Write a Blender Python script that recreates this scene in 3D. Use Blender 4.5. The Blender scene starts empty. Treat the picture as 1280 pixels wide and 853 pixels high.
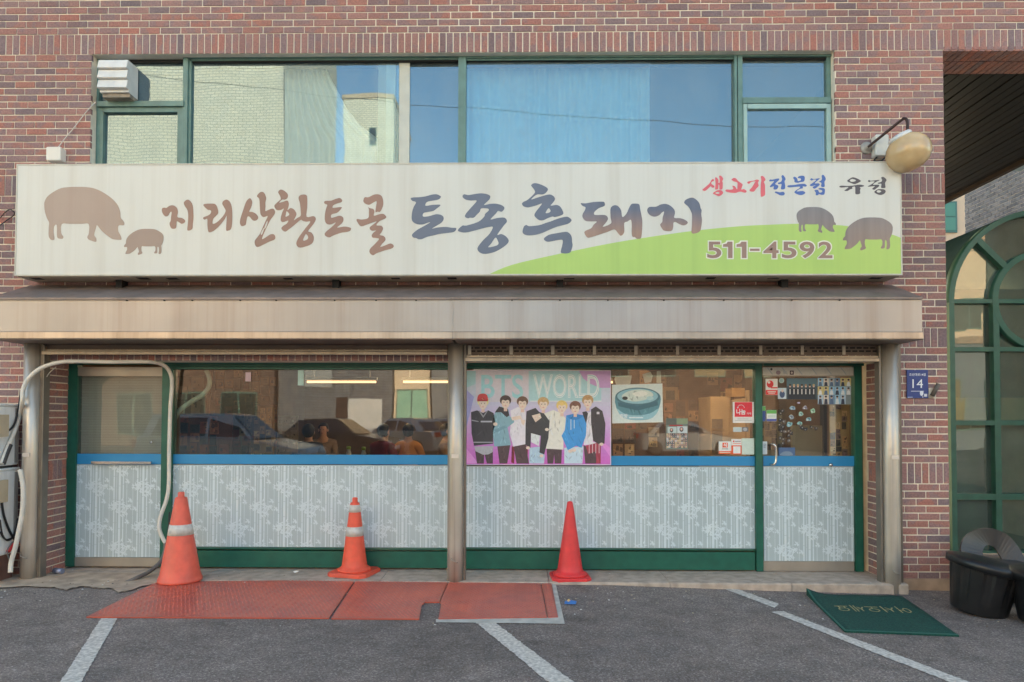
import bpy, bmesh, math, random
from mathutils import Vector, Matrix, geometry

SC = bpy.context.scene
COL = SC.collection
rad = math.radians

# ------------------------------------------------------------------ camera
CAM = Vector((0.095, -6.46, 1.62))
YAW, PITCH, ROLL = rad(0.78), rad(1.45), rad(0.115)
FPX, CY, SHIFT = 853.33, 426.5, 73.0        # focal length, image centre and lens shift in photo pixels (1280 wide)
_f0 = Vector((-math.sin(YAW), math.cos(YAW), 0)); _r0 = Vector((math.cos(YAW), math.sin(YAW), 0)); _z = Vector((0, 0, 1))
FW = _f0 * math.cos(PITCH) + _z * math.sin(PITCH)
_u0 = -_f0 * math.sin(PITCH) + _z * math.cos(PITCH)
RT = _r0 * math.cos(ROLL) + _u0 * math.sin(ROLL)
UP = _u0 * math.cos(ROLL) - _r0 * math.sin(ROLL)
cam = bpy.data.cameras.new('camera'); cam.sensor_width = 36; cam.lens = 36 * FPX / 1280
cam.shift_y = SHIFT / 1280; cam.clip_start = 0.05; cam.clip_end = 2000
co = bpy.data.objects.new('camera', cam); COL.objects.link(co); SC.camera = co
co.matrix_world = Matrix(((RT.x, UP.x, -FW.x, CAM.x), (RT.y, UP.y, -FW.y, CAM.y), (RT.z, UP.z, -FW.z, CAM.z), (0, 0, 0, 1)))

# ------------------------------------------------------------------ light
SUN_AZ, SUN_EL = 20.0, 13.0                 # low sun behind the shop: degrees towards +X from +Y, degrees up; it lights the houses across the street
w = bpy.data.worlds.new('World'); SC.world = w; w.use_nodes = True
nt = w.node_tree
sky = nt.nodes.new('ShaderNodeTexSky'); sky.sky_type = 'NISHITA'; sky.sun_disc = False
sky.sun_elevation = rad(SUN_EL); sky.sun_rotation = rad(SUN_AZ)
sky.air_density = 1.0; sky.dust_density = 1.0; sky.ozone_density = 1.0
nt.links.new(sky.outputs[0], nt.nodes['Background'].inputs[0])
nt.nodes['Background'].inputs[1].default_value = 0.15
sl = bpy.data.lights.new('sun', 'SUN'); sl.energy = 3.2; sl.angle = rad(0.6); sl.color = (1.0, 0.84, 0.64)
so = bpy.data.objects.new('sun', sl); COL.objects.link(so)
SUNV = Vector((math.sin(rad(SUN_AZ)) * math.cos(rad(SUN_EL)), math.cos(rad(SUN_AZ)) * math.cos(rad(SUN_EL)), math.sin(rad(SUN_EL))))
so.rotation_euler = SUNV.to_track_quat('Z', 'Y').to_euler(); so.location = (10, 30, 12)
SC.view_settings.view_transform = 'Standard'; SC.view_settings.look = 'None'
SC.view_settings.exposure = 2.12
SC.view_settings.use_white_balance = True; SC.view_settings.white_balance_temperature = 6850; SC.view_settings.white_balance_tint = 4; SC.view_settings.gamma = 1.0; SC.view_settings.use_curve_mapping = False
SC.render.engine = 'CYCLES'; SC.cycles.use_denoising = True
SC.cycles.max_bounces = 8; SC.cycles.transparent_max_bounces = 12

# ------------------------------------------------------------------ photo pixel -> point on a plane of the place
def ray(px, py): return FW + RT * ((px - 640) / FPX) + UP * (-(py - CY - SHIFT) / FPX)
def W(px, py, Y=0.0):
    d = ray(px, py); t = (Y - CAM.y) / d.y; p = CAM + d * t
    return p.x, p.z
GP = [(-60, .105), (-3, .105), (0.9, .09), (2.4, .045), (3.6, .02), (5, 0), (60, 0)]
def gz(X):
    if X <= GP[0][0]: return GP[0][1]
    for (a, za), (b, zb) in zip(GP, GP[1:]):
        if X <= b: return za + (zb - za) * (X - a) / (b - a)
    return 0.0
def G(px, py, up=0.0):
    d = ray(px, py); z = 0.05
    for _ in range(8):
        t = (z + up - CAM.z) / d.z; p = CAM + d * t; z = gz(p.x)
    return Vector((p.x, p.y, z + up))
def proj(p):
    v = Vector(p) - CAM; d = v.dot(FW)
    if d < .05: return None
    return 640 + FPX * v.dot(RT) / d, CY + SHIFT - FPX * v.dot(UP) / d

def lin(c):
    c /= 255.0
    return c / 12.92 if c <= .04045 else ((c + .055) / 1.055) ** 2.4
def S(r, g, b, k=1.15): return tuple(min(.88, lin(c) * k) for c in (r, g, b)) + (1.0,)

# ------------------------------------------------------------------ materials
MATS = {}
def mat(name, col, rough=.6, metal=0.0, noise=None, bump=None, streak=None, spec=None, coat=0.0, emit=None, attr=None, col2=None):
    """noise=(scale, amount) mottles the colour; streak=(amount, col) runs vertical stains; bump=(scale, strength)."""
    if name in MATS: return MATS[name]
    m = bpy.data.materials.new(name); m.use_nodes = True; n = m.node_tree; L = n.links.new
    b = n.nodes['Principled BSDF']; b.inputs['Roughness'].default_value = rough; b.inputs['Metallic'].default_value = metal
    if spec is not None: b.inputs['Specular IOR Level'].default_value = spec
    if coat: b.inputs['Coat Weight'].default_value = coat; b.inputs['Coat Roughness'].default_value = .08
    geo = n.nodes.new('ShaderNodeNewGeometry')
    if attr:
        a = n.nodes.new('ShaderNodeAttribute'); a.attribute_name = attr; cur = a.outputs['Color']
    else:
        r = n.nodes.new('ShaderNodeRGB'); r.outputs[0].default_value = col; cur = r.outputs[0]
    def noise_tex(scale, detail=5, stretch=None):
        t = n.nodes.new('ShaderNodeTexNoise'); t.inputs['Scale'].default_value = scale; t.inputs['Detail'].default_value = detail
        if stretch:
            mp = n.nodes.new('ShaderNodeMapping'); mp.inputs['Scale'].default_value = stretch
            L(geo.outputs['Position'], mp.inputs[0]); L(mp.outputs[0], t.inputs['Vector'])
        else: L(geo.outputs['Position'], t.inputs['Vector'])
        return t.outputs['Fac']
    def ramp(v, a, bb):
        t = n.nodes.new('ShaderNodeMapRange'); t.inputs[1].default_value = a; t.inputs[2].default_value = bb; L(v, t.inputs[0]); return t.outputs[0]
    def mixc(fac, A, B, mode='MIX'):
        t = n.nodes.new('ShaderNodeMix'); t.data_type = 'RGBA'; t.blend_type = mode
        if isinstance(fac, float): t.inputs[0].default_value = fac
        else: L(fac, t.inputs[0])
        for s, v in ((6, A), (7, B)):
            if isinstance(v, tuple): t.inputs[s].default_value = v
            else: L(v, t.inputs[s])
        return t.outputs[2]
    if noise:
        sc, am = noise
        c2 = col2 or tuple(x * (1 - am) for x in (col or (1, 1, 1))[:3]) + (1.0,)
        if attr and not col2: cur = mixc(ramp(noise_tex(sc), .3, .7), cur, (1 - am, 1 - am, 1 - am, 1), 'MULTIPLY')
        else: cur = mixc(ramp(noise_tex(sc), .35, .65), cur, c2)
    if streak:
        am, sc2 = streak
        f = ramp(noise_tex(1.0, 6, (7.0, 7.0, .35)), .48, .72)
        f2 = ramp(noise_tex(1.0, 4, (38.0, 38.0, .5)), .5, .75)
        mm = n.nodes.new('ShaderNodeMath'); mm.operation = 'MULTIPLY_ADD'; L(f2, mm.inputs[0]); mm.inputs[1].default_value = .5; L(f, mm.inputs[2])
        m2 = n.nodes.new('ShaderNodeMath'); m2.operation = 'MULTIPLY'; m2.use_clamp = True; L(mm.outputs[0], m2.inputs[0]); m2.inputs[1].default_value = am
        cur = mixc(m2.outputs[0], cur, sc2)
    L(cur, b.inputs['Base Color'])
    if emit:
        b.inputs['Emission Color'].default_value = emit[0]; b.inputs['Emission Strength'].default_value = emit[1]
    if bump:
        bn = n.nodes.new('ShaderNodeBump'); bn.inputs['Strength'].default_value = bump[1]; bn.inputs['Distance'].default_value = .01
        L(noise_tex(bump[0], 6), bn.inputs['Height']); L(bn.outputs[0], b.inputs['Normal'])
    MATS[name] = m; return m

def glass(name, tint, refl, gcol=(1, 1, 1, 1), rough=0.0, fres=1.0, dust=0.0, dcol=(.5, .48, .44, 1), wave=0.0):
    m = bpy.data.materials.new(name); m.use_nodes = True; n = m.node_tree; L = n.links.new
    for x in list(n.nodes):
        if x.type == 'BSDF_PRINCIPLED': n.nodes.remove(x)
    out = [x for x in n.nodes if x.type == 'OUTPUT_MATERIAL'][0]
    t = n.nodes.new('ShaderNodeBsdfTransparent'); t.inputs[0].default_value = tint
    g = n.nodes.new('ShaderNodeBsdfGlossy'); g.inputs[0].default_value = gcol; g.inputs['Roughness'].default_value = rough
    fr = n.nodes.new('ShaderNodeFresnel'); fr.inputs[0].default_value = 1.5
    a = n.nodes.new('ShaderNodeMath'); a.operation = 'MULTIPLY_ADD'; a.use_clamp = True
    L(fr.outputs[0], a.inputs[0]); a.inputs[1].default_value = fres; a.inputs[2].default_value = refl
    mx = n.nodes.new('ShaderNodeMixShader'); L(a.outputs[0], mx.inputs[0]); L(t.outputs[0], mx.inputs[1]); L(g.outputs[0], mx.inputs[2])
    fin = mx.outputs[0]; geo = n.nodes.new('ShaderNodeNewGeometry')
    def nz(scale, stretch, det=4):
        t = n.nodes.new('ShaderNodeTexNoise'); t.inputs['Scale'].default_value = scale; t.inputs['Detail'].default_value = det
        mp = n.nodes.new('ShaderNodeMapping'); mp.inputs['Scale'].default_value = stretch; L(geo.outputs['Position'], mp.inputs[0]); L(mp.outputs[0], t.inputs['Vector']); return t.outputs['Fac']
    if wave:
        bn = n.nodes.new('ShaderNodeBump'); bn.inputs['Strength'].default_value = 1.0; bn.inputs['Distance'].default_value = wave; L(nz(1.0, (1.4, 1.4, 1.0), 1.0), bn.inputs['Height']); L(bn.outputs[0], g.inputs['Normal'])
    if dust:
        df = n.nodes.new('ShaderNodeBsdfDiffuse'); df.inputs[0].default_value = dcol
        r1 = n.nodes.new('ShaderNodeMapRange'); r1.inputs[1].default_value = .3; r1.inputs[2].default_value = .75; r1.inputs[3].default_value = dust * .55; r1.inputs[4].default_value = dust * 1.5; L(nz(1.0, (5, 5, .8)), r1.inputs[0])
        r2 = n.nodes.new('ShaderNodeMapRange'); r2.inputs[1].default_value = .5; r2.inputs[2].default_value = .8; r2.inputs[4].default_value = dust * .8; L(nz(2.2, (1, 1, 1), 6), r2.inputs[0])
        ad = n.nodes.new('ShaderNodeMath'); ad.operation = 'ADD'; L(r1.outputs[0], ad.inputs[0]); L(r2.outputs[0], ad.inputs[1])
        m2 = n.nodes.new('ShaderNodeMixShader'); L(ad.outputs[0], m2.inputs[0]); L(fin, m2.inputs[1]); L(df.outputs[0], m2.inputs[2]); fin = m2.outputs[0]
    L(fin, out.inputs[0]); return m

def brick_material(name, cols, dark):
    """each brick its own tint (object random or the face attribute 'tone'), with purple-grey burnt ends."""
    m = bpy.data.materials.new(name); m.use_nodes = True; n = m.node_tree; L = n.links.new
    b = n.nodes['Principled BSDF']; b.inputs['Roughness'].default_value = .85
    at = n.nodes.new('ShaderNodeAttribute'); at.attribute_name = 'tone'
    oi = n.nodes.new('ShaderNodeObjectInfo')
    ad = n.nodes.new('ShaderNodeMath'); ad.operation = 'ADD'; L(at.outputs['Fac'], ad.inputs[0]); L(oi.outputs['Random'], ad.inputs[1])
    fr = n.nodes.new('ShaderNodeMath'); fr.operation = 'FRACT'; L(ad.outputs[0], fr.inputs[0])
    cr = n.nodes.new('ShaderNodeValToRGB'); cr.color_ramp.interpolation = 'LINEAR'
    el = cr.color_ramp.elements
    el[0].position = 0; el[0].color = cols[0]; el[1].position = 1; el[1].color = cols[-1]
    for i, c in enumerate(cols[1:-1]):
        e = el.new((i + 1) / (len(cols) - 1)); e.color = c
    L(fr.outputs[0], cr.inputs[0])
    geo = n.nodes.new('ShaderNodeNewGeometry')
    cv = n.nodes.new('ShaderNodeCombineXYZ'); 
    m1 = n.nodes.new('ShaderNodeMath'); m1.operation = 'MULTIPLY'; L(fr.outputs[0], m1.inputs[0]); m1.inputs[1].default_value = 37.0
    L(m1.outputs[0], cv.inputs[1])
    va = n.nodes.new('ShaderNodeVectorMath'); L(geo.outputs['Position'], va.inputs[0]); L(cv.outputs[0], va.inputs[1])
    t = n.nodes.new('ShaderNodeTexNoise'); t.inputs['Scale'].default_value = 7.5; t.inputs['Detail'].default_value = 1.5; L(va.outputs[0], t.inputs['Vector'])
    mr = n.nodes.new('ShaderNodeMapRange'); mr.inputs[1].default_value = .52; mr.inputs[2].default_value = .58; mr.inputs[4].default_value = .6; L(t.outputs['Fac'], mr.inputs[0])
    mx = n.nodes.new('ShaderNodeMix'); mx.data_type = 'RGBA'; L(mr.outputs[0], mx.inputs[0]); L(cr.outputs[0], mx.inputs[6]); mx.inputs[7].default_value = dark
    t2 = n.nodes.new('ShaderNodeTexNoise'); t2.inputs['Scale'].default_value = 60; t2.inputs['Detail'].default_value = 6; L(geo.outputs['Position'], t2.inputs['Vector'])
    m3 = n.nodes.new('ShaderNodeMapRange'); m3.inputs[1].default_value = .3; m3.inputs[2].default_value = .7; m3.inputs[3].default_value = .72; m3.inputs[4].default_value = 1.18; L(t2.outputs['Fac'], m3.inputs[0])
    t4 = n.nodes.new('ShaderNodeTexNoise'); t4.inputs['Scale'].default_value = .55; t4.inputs['Detail'].default_value = 3; L(geo.outputs['Position'], t4.inputs['Vector'])
    m4 = n.nodes.new('ShaderNodeMapRange'); m4.inputs[1].default_value = .3; m4.inputs[2].default_value = .7; m4.inputs[3].default_value = .85; m4.inputs[4].default_value = 1.1; L(t4.outputs['Fac'], m4.inputs[0])
    mm = n.nodes.new('ShaderNodeMath'); mm.operation = 'MULTIPLY'; L(m3.outputs[0], mm.inputs[0]); L(m4.outputs[0], mm.inputs[1])
    mu = n.nodes.new('ShaderNodeVectorMath'); mu.operation = 'SCALE'; L(mx.outputs[2], mu.inputs[0]); L(mm.outputs[0], mu.inputs['Scale'])
    L(mu.outputs[0], b.inputs['Base Color'])
    bn = n.nodes.new('ShaderNodeBump'); bn.inputs['Strength'].default_value = .5; bn.inputs['Distance'].default_value = .004; L(t2.outputs['Fac'], bn.inputs['Height']); L(bn.outputs[0], b.inputs['Normal'])
    return m

def pattern_brick(name, c1, c2, mortar, w_=.2, h_=.066, axis='XZ', ms=.008):
    m = bpy.data.materials.new(name); m.use_nodes = True; n = m.node_tree; L = n.links.new
    b = n.nodes['Principled BSDF']; b.inputs['Roughness'].default_value = .8
    geo = n.nodes.new('ShaderNodeNewGeometry'); sp = n.nodes.new('ShaderNodeSeparateXYZ'); L(geo.outputs['Position'], sp.inputs[0])
    cb = n.nodes.new('ShaderNodeCombineXYZ')
    ad = n.nodes.new('ShaderNodeMath'); ad.operation = 'ADD'; L(sp.outputs[0], ad.inputs[0]); L(sp.outputs[1], ad.inputs[1])
    L(ad.outputs[0], cb.inputs[0]); L(sp.outputs[2], cb.inputs[1])
    t = n.nodes.new('ShaderNodeTexBrick'); L(cb.outputs[0], t.inputs['Vector']); t.inputs['Scale'].default_value = 1
    t.inputs['Brick Width'].default_value = w_; t.inputs['Row Height'].default_value = h_; t.inputs['Mortar Size'].default_value = ms
    t.inputs['Color1'].default_value = c1; t.inputs['Color2'].default_value = c2; t.inputs['Mortar'].default_value = mortar
    L(t.outputs['Color'], b.inputs['Base Color']); return m

BRICK = brick_material('brick_red', [S(160, 112, 101), S(149, 114, 108), S(163, 106, 93), S(138, 112, 111), S(157, 115, 106), S(116, 99, 101), S(160, 108, 95), S(151, 112, 105)], S(130, 109, 110))
MORTAR = mat('mortar', S(228, 214, 195), .9, noise=(9, .16), bump=(90, .4))
STEEL = mat('brushed_steel', S(190, 180, 168), .36, .5, noise=(4, .12), streak=(.55, S(112, 98, 86)))
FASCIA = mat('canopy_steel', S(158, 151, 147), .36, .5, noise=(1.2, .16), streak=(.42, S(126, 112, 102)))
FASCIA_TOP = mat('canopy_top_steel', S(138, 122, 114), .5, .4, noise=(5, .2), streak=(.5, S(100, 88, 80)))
ALU = mat('aluminium', S(168, 158, 146), .4, .5, noise=(6, .12))
GREEN = mat('green_paint', S(30, 92, 76), .38, noise=(12, .18), bump=(120, .08))
TEAL = mat('grey_green_paint', S(98, 128, 120), .45, noise=(10, .18), streak=(.3, S(70, 80, 74)))
ARCHG = mat('arch_green_paint', S(48, 92, 78), .42, noise=(9, .2))
BLUE = mat('blue_tape', S(42, 132, 182), .45, noise=(5, .06))
FILM = mat('frosted_film', S(174, 187, 190), .45, noise=(1.1, .09), coat=.15)
LEAF = mat('film_print', S(208, 218, 222), .45, noise=(3, .05), coat=.15)
SIGNFACE = mat('sign_face', S(205, 202, 193), .42, noise=(.9, .06), streak=(.3, S(178, 168, 152)), coat=.1)
SIGNBOX = mat('sign_cabinet', S(196, 190, 176), .5, noise=(3, .15), streak=(.4, S(150, 138, 124)))
SIGNUNDER = mat('sign_underside', S(186, 174, 158), .6, noise=(6, .3))
HILL = mat('sign_green', S(168, 196, 100), .42, noise=(1.2, .07), streak=(.25, S(140, 168, 84)), coat=.1)
WHITE = mat('white_print', S(222, 218, 210), .45)
PRINT = mat('print', None, .5, attr='Col', noise=(45, .1))
GLOSSPRINT = mat('gloss_print', None, .4, attr='Col', coat=.25, noise=(38, .09))
DARK = mat('dark_void', S(26, 24, 24), .8)
BLACKP = mat('black_plastic', S(30, 29, 30), .36, noise=(14, .25), bump=(60, .1))
CONC = mat('concrete', S(190, 168, 146), .9, noise=(7, .3), bump=(70, .5), col2=S(156, 136, 118))
ASPH = None
PLATE = mat('red_plate_paint', S(190, 88, 66), .34, noise=(5, .25), bump=(45, .12), col2=S(166, 82, 70))
TREAD = mat('red_plate_tread', S(214, 118, 102), .3, noise=(7, .25), col2=S(182, 92, 80))
ORANGE = mat('cone_orange', S(232, 88, 64), .5, noise=(16, .14), streak=(.35, S(196, 96, 80)), bump=(40, .06))
RED = mat('cone_red', S(218, 54, 56), .48, noise=(14, .14), streak=(.35, S(180, 60, 58)), bump=(40, .06))
REFL = mat('reflective_band', S(206, 200, 192), .5, noise=(26, .22))
SKIN = mat('skin', S(206, 156, 128), .55)
HAIR = mat('hair_dark', S(34, 28, 26), .6)
GLASS = glass('shop_glass', (.86, .88, .86, 1), .06, dust=.02, wave=.0015)
GLASS_UP = glass('coated_glass', (.72, .84, .82, 1), .16, (.62, .86, 1.0, 1), dust=.14, dcol=(.44, .53, .54, 1), wave=.0022)
GLASS_ARCH = glass('arch_glass', (.42, .55, .5, 1), .06, dust=.13, dcol=(.34, .42, .36, 1), wave=.002)
GLASS_FROST = glass('wire_glass', (.62, .66, .64, 1), .03, dust=.08, wave=.003)

# ------------------------------------------------------------------ mesh builder
class MB:
    def __init__(s): s.v = []; s.f = []; s.c = []; s.t = []; s.m = []; s.sm = []
    def face(s, idx, col=None, tone=0.0, mi=0, sm=False): s.f.append(idx); s.c.append(col); s.t.append(tone); s.m.append(mi); s.sm.append(sm)
    def box(s, x0, x1, y0, y1, z0, z1, col=None, tone=0.0, mi=0):
        x0, x1 = sorted((x0, x1)); y0, y1 = sorted((y0, y1)); z0, z1 = sorted((z0, z1)); b = len(s.v)
        s.v += [(x0, y0, z0), (x1, y0, z0), (x1, y1, z0), (x0, y1, z0), (x0, y0, z1), (x1, y0, z1), (x1, y1, z1), (x0, y1, z1)]
        for q in ((0, 1, 5, 4), (1, 2, 6, 5), (2, 3, 7, 6), (3, 0, 4, 7), (4, 5, 6, 7), (3, 2, 1, 0)):
            s.face(tuple(b + i for i in q), col, tone, mi)
        return s
    def bbox(s, x0, x1, y0, y1, z0, z1, r=.01, col=None, mi=0):
        """box with chamfered edges seen from the front"""
        return s.prism_y([(x0 + r, z0), (x1 - r, z0), (x1, z0 + r), (x1, z1 - r), (x1 - r, z1), (x0 + r, z1), (x0, z1 - r), (x0, z0 + r)], y0, y1, col, mi, r)
    def pbox(s, px0, py0, px1, py1, Y0, Y1, col=None, mi=0):
        """box whose front face (at depth Y0) fills a rectangle of the photograph"""
        x0, z1 = W(px0, py0, Y0); x1, z0 = W(px1, py1, Y0)
        return s.box(x0, x1, Y0, Y1, z0, z1, col, 0, mi)
    def prism_y(s, pts, y0, y1, col=None, mi=0, bev=0.0):
        n = len(pts); b = len(s.v)
        if bev:
            cx = sum(p[0] for p in pts) / n; cz = sum(p[1] for p in pts) / n
            fr = [(p[0] + (bev if p[0] < cx else -bev) * .6, p[1] + (bev if p[1] < cz else -bev) * .6) for p in pts]
            s.v += [(x, y0, z) for x, z in fr] + [(x, y0 + bev * .6, z) for x, z in pts] + [(x, y1, z) for x, z in pts]
            for k in (0, 1):
                for i in range(n): j = (i + 1) % n; s.face((b + k * n + i, b + k * n + j, b + (k + 1) * n + j, b + (k + 1) * n + i), col, 0, mi)
            s.face(tuple(b + i for i in range(n)), col, 0, mi); s.face(tuple(b + 2 * n + i for i in reversed(range(n))), col, 0, mi)
            return s
        s.v += [(x, y0, z) for x, z in pts] + [(x, y1, z) for x, z in pts]
        for i in range(n): j = (i + 1) % n; s.face((b + j, b + i, b + n + i, b + n + j), col, 0, mi)
        for tri in geometry.tessellate_polygon([[Vector((x, z, 0)) for x, z in pts]]):
            s.face(tuple(b + i for i in tri), col, 0, mi); s.face(tuple(b + n + i for i in reversed(tri)), col, 0, mi)
        return s
    def prism_x(s, pts, x0, x1, col=None, mi=0, caps=True):
        n = len(pts); b = len(s.v)
        s.v += [(x0, y, z) for y, z in pts] + [(x1, y, z) for y, z in pts]
        for i in range(n): j = (i + 1) % n; s.face((b + i, b + j, b + n + j, b + n + i), col, 0, mi)
        if caps:
            for tri in geometry.tessellate_polygon([[Vector((y, z, 0)) for y, z in pts]]):
                s.face(tuple(b + i for i in tri), col, 0, mi); s.face(tuple(b + n + i for i in reversed(tri)), col, 0, mi)
        return s
    def flat(s, loops, Y, col=None, mi=0):
        """flat print: loops of (x, z), the first the outline, others holes"""
        b = len(s.v); flatp = [p for l in loops for p in l]; s.v += [(x, Y, z) for x, z in flatp]
        for tri in geometry.tessellate_polygon([[Vector((x, z, 0)) for x, z in l] for l in loops]):
            a, c, d = (flatp[i] for i in tri)
            cr = (c[0] - a[0]) * (d[1] - a[1]) - (c[1] - a[1]) * (d[0] - a[0])
            t = tri if cr > 0 else tuple(reversed(tri))
            s.face(tuple(b + i for i in t), col, 0, mi)
        return s
    def tube(s, path, r, n=10, col=None, mi=0, cap=True):
        path = [Vector(p) for p in path]; rs = r if isinstance(r, (list, tuple)) else [r] * len(path)
        b = len(s.v); prev = None
        for i, p in enumerate(path):
            d = (path[min(i + 1, len(path) - 1)] - path[max(i - 1, 0)]).normalized()
            if prev is None: a = d.orthogonal().normalized()
            else: a = (prev - d * prev.dot(d)).normalized()
            prev = a; e = d.cross(a)
            for k in range(n):
                q = 2 * math.pi * k / n; s.v.append(tuple(p + (a * math.cos(q) + e * math.sin(q)) * rs[i]))
        for i in range(len(path) - 1):
            for k in range(n):
                j = (k + 1) % n; s.face((b + i * n + k, b + i * n + j, b + (i + 1) * n + j, b + (i + 1) * n + k), col, 0, mi, True)
        if cap:
            s.face(tuple(b + k for k in reversed(range(n))), col, 0, mi); e = b + (len(path) - 1) * n; s.face(tuple(e + k for k in range(n)), col, 0, mi)
        return s
    def lathe(s, prof, n=32, M=None, col=None, mi=0, flute=None, sm=True):
        """prof: (radius, z) from bottom to top"""
        b = len(s.v); M = M or Matrix()
        for r, z in prof:
            for k in range(n):
                q = 2 * math.pi * k / n; rr = r * (1 + (flute(k, z) if flute else 0)); s.v.append(tuple(M @ Vector((rr * math.cos(q), rr * math.sin(q), z))))
        for i in range(len(prof) - 1):
            for k in range(n):
                j = (k + 1) % n; s.face((b + i * n + k, b + i * n + j, b + (i + 1) * n + j, b + (i + 1) * n + k), col, 0, mi, sm)
        if prof[0][0] > 1e-4: s.face(tuple(b + k for k in reversed(range(n))), col, 0, mi)
        e = b + (len(prof) - 1) * n
        if prof[-1][0] > 1e-4: s.face(tuple(e + k for k in range(n)), col, 0, mi)
        return s
    def ell(s, c, r, n=16, m=10, M=None, mi=0, col=None):
        return s.lathe([(math.cos(a) * 1, math.sin(a)) for a in [(-.5 + i / m) * math.pi for i in range(m + 1)]], n,
                       (M or Matrix()) @ Matrix.Translation(c) @ Matrix.Diagonal((r[0], r[1], r[2], 1)), col, mi)
    def mesh(s, name, mats):
        me = bpy.data.meshes.new(name); me.from_pydata(s.v, [], s.f)
        for m in (mats if isinstance(mats, (list, tuple)) else [mats]): me.materials.append(m)
        me.polygons.foreach_set('material_index', s.m); me.polygons.foreach_set('use_smooth', s.sm)
        if any(c is not None for c in s.c):
            ca = me.color_attributes.new('Col', 'FLOAT_COLOR', 'CORNER'); d = []
            for p, c in zip(me.polygons, s.c): d += list(c or (.5, .5, .5, 1)) * p.loop_total
            ca.data.foreach_set('color', d)
        if any(s.t):
            a = me.attributes.new('tone', 'FLOAT', 'FACE'); a.data.foreach_set('value', s.t)
        me.update(); return me
    def islands(s, name, mats, parent):
        """each connected piece becomes a part of its own"""
        f = list(range(len(s.v)))
        def root(i):
            while f[i] != i: f[i] = f[f[i]]; i = f[i]
            return i
        for q in s.f:
            for i in q[1:]: f[root(i)] = root(q[0])
        g = {}
        for q in s.f: g.setdefault(root(q[0]), []).append(q)
        for qs in g.values():
            m = MB(); mp = {}
            for q in qs:
                for i in q:
                    if i not in mp: mp[i] = len(m.v); m.v.append(s.v[i])
                m.face(tuple(mp[i] for i in q))
            m.build(name, mats, parent)
    def build(s, name, mats, parent=None, kind=None, local=False):
        o = bpy.data.objects.new(name, s.mesh(name, mats)); COL.objects.link(o)
        if parent is not None:
            o.parent = parent
            if parent.type == 'EMPTY' and not local: o.location = -parent.location
        if kind: o['kind'] = kind
        return o

def tag(o, label, cat, group=None):
    o['label'] = label; o['category'] = cat
    if group: o['group'] = group
    return o
def thing(name, label, cat, loc=(0, 0, 0), group=None):
    o = bpy.data.objects.new(name, None); COL.objects.link(o); o.location = loc; o.empty_display_size = .2
    return tag(o, label, cat, group)
def struct(o): o['kind'] = 'structure'; return o
def copy_thing(r, loc, rotz=None, label=None):
    c = r.copy(); COL.objects.link(c); c.location = loc
    if rotz is not None: c.rotation_euler.z = rotz
    if label: c['label'] = label
    for ch in list(r.children):
        d = ch.copy(); COL.objects.link(d); d.parent = c
        for g in list(ch.children):
            e = g.copy(); COL.objects.link(e); e.parent = d
    return c

def spline(pts, k=4, closed=True):
    out = []; n = len(pts)
    for i in range(n if closed else n - 1):
        if closed: p0, p1, p2, p3 = pts[i - 1], pts[i], pts[(i + 1) % n], pts[(i + 2) % n]
        else: p0, p1, p2, p3 = pts[max(i - 1, 0)], pts[i], pts[i + 1], pts[min(i + 2, n - 1)]
        for j in range(k):
            t = j / k
            out.append(tuple(.5 * (2 * b + (c - a) * t + (2 * a - 5 * b + 4 * c - d) * t * t + (-a + 3 * b - 3 * c + d) * t ** 3) for a, b, c, d in zip(p0, p1, p2, p3)))
    if not closed: out.append(tuple(pts[-1]))
    return out

def text_mesh(body, offset=0.0, shear=0.0):
    c = bpy.data.curves.new('text', 'FONT'); c.body = body; c.size = 1; c.offset = offset; c.resolution_u = 4; c.shear = shear
    o = bpy.data.objects.new('text', c); COL.objects.link(o)
    dg = bpy.context.evaluated_depsgraph_get(); me = bpy.data.meshes.new_from_object(o.evaluated_get(dg))
    vs = [(v.co.x, v.co.y) for v in me.vertices]; fs = [tuple(p.vertices) for p in me.polygons]
    bpy.data.objects.remove(o); bpy.data.curves.remove(c); bpy.data.meshes.remove(me)
    return vs, fs
def add_text(mb, body, px0, py0, px1, py1, Y, offset=0.0, col=None, mi=0, shear=0.0):
    """lettering filling a rectangle of the photograph on the plane Y"""
    vs, fs = text_mesh(body, offset, shear)
    if not vs: return
    ax, bx = min(v[0] for v in vs), max(v[0] for v in vs); ay, by = min(v[1] for v in vs), max(v[1] for v in vs); b = len(mb.v)
    for x, y in vs:
        X, Z = W(px0 + (x - ax) / max(bx - ax, 1e-6) * (px1 - px0), py1 - (y - ay) / max(by - ay, 1e-6) * (py1 - py0), Y); mb.v.append((X, Y, Z))
    for f in fs: mb.face(tuple(b + i for i in f), col, 0, mi)

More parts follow.
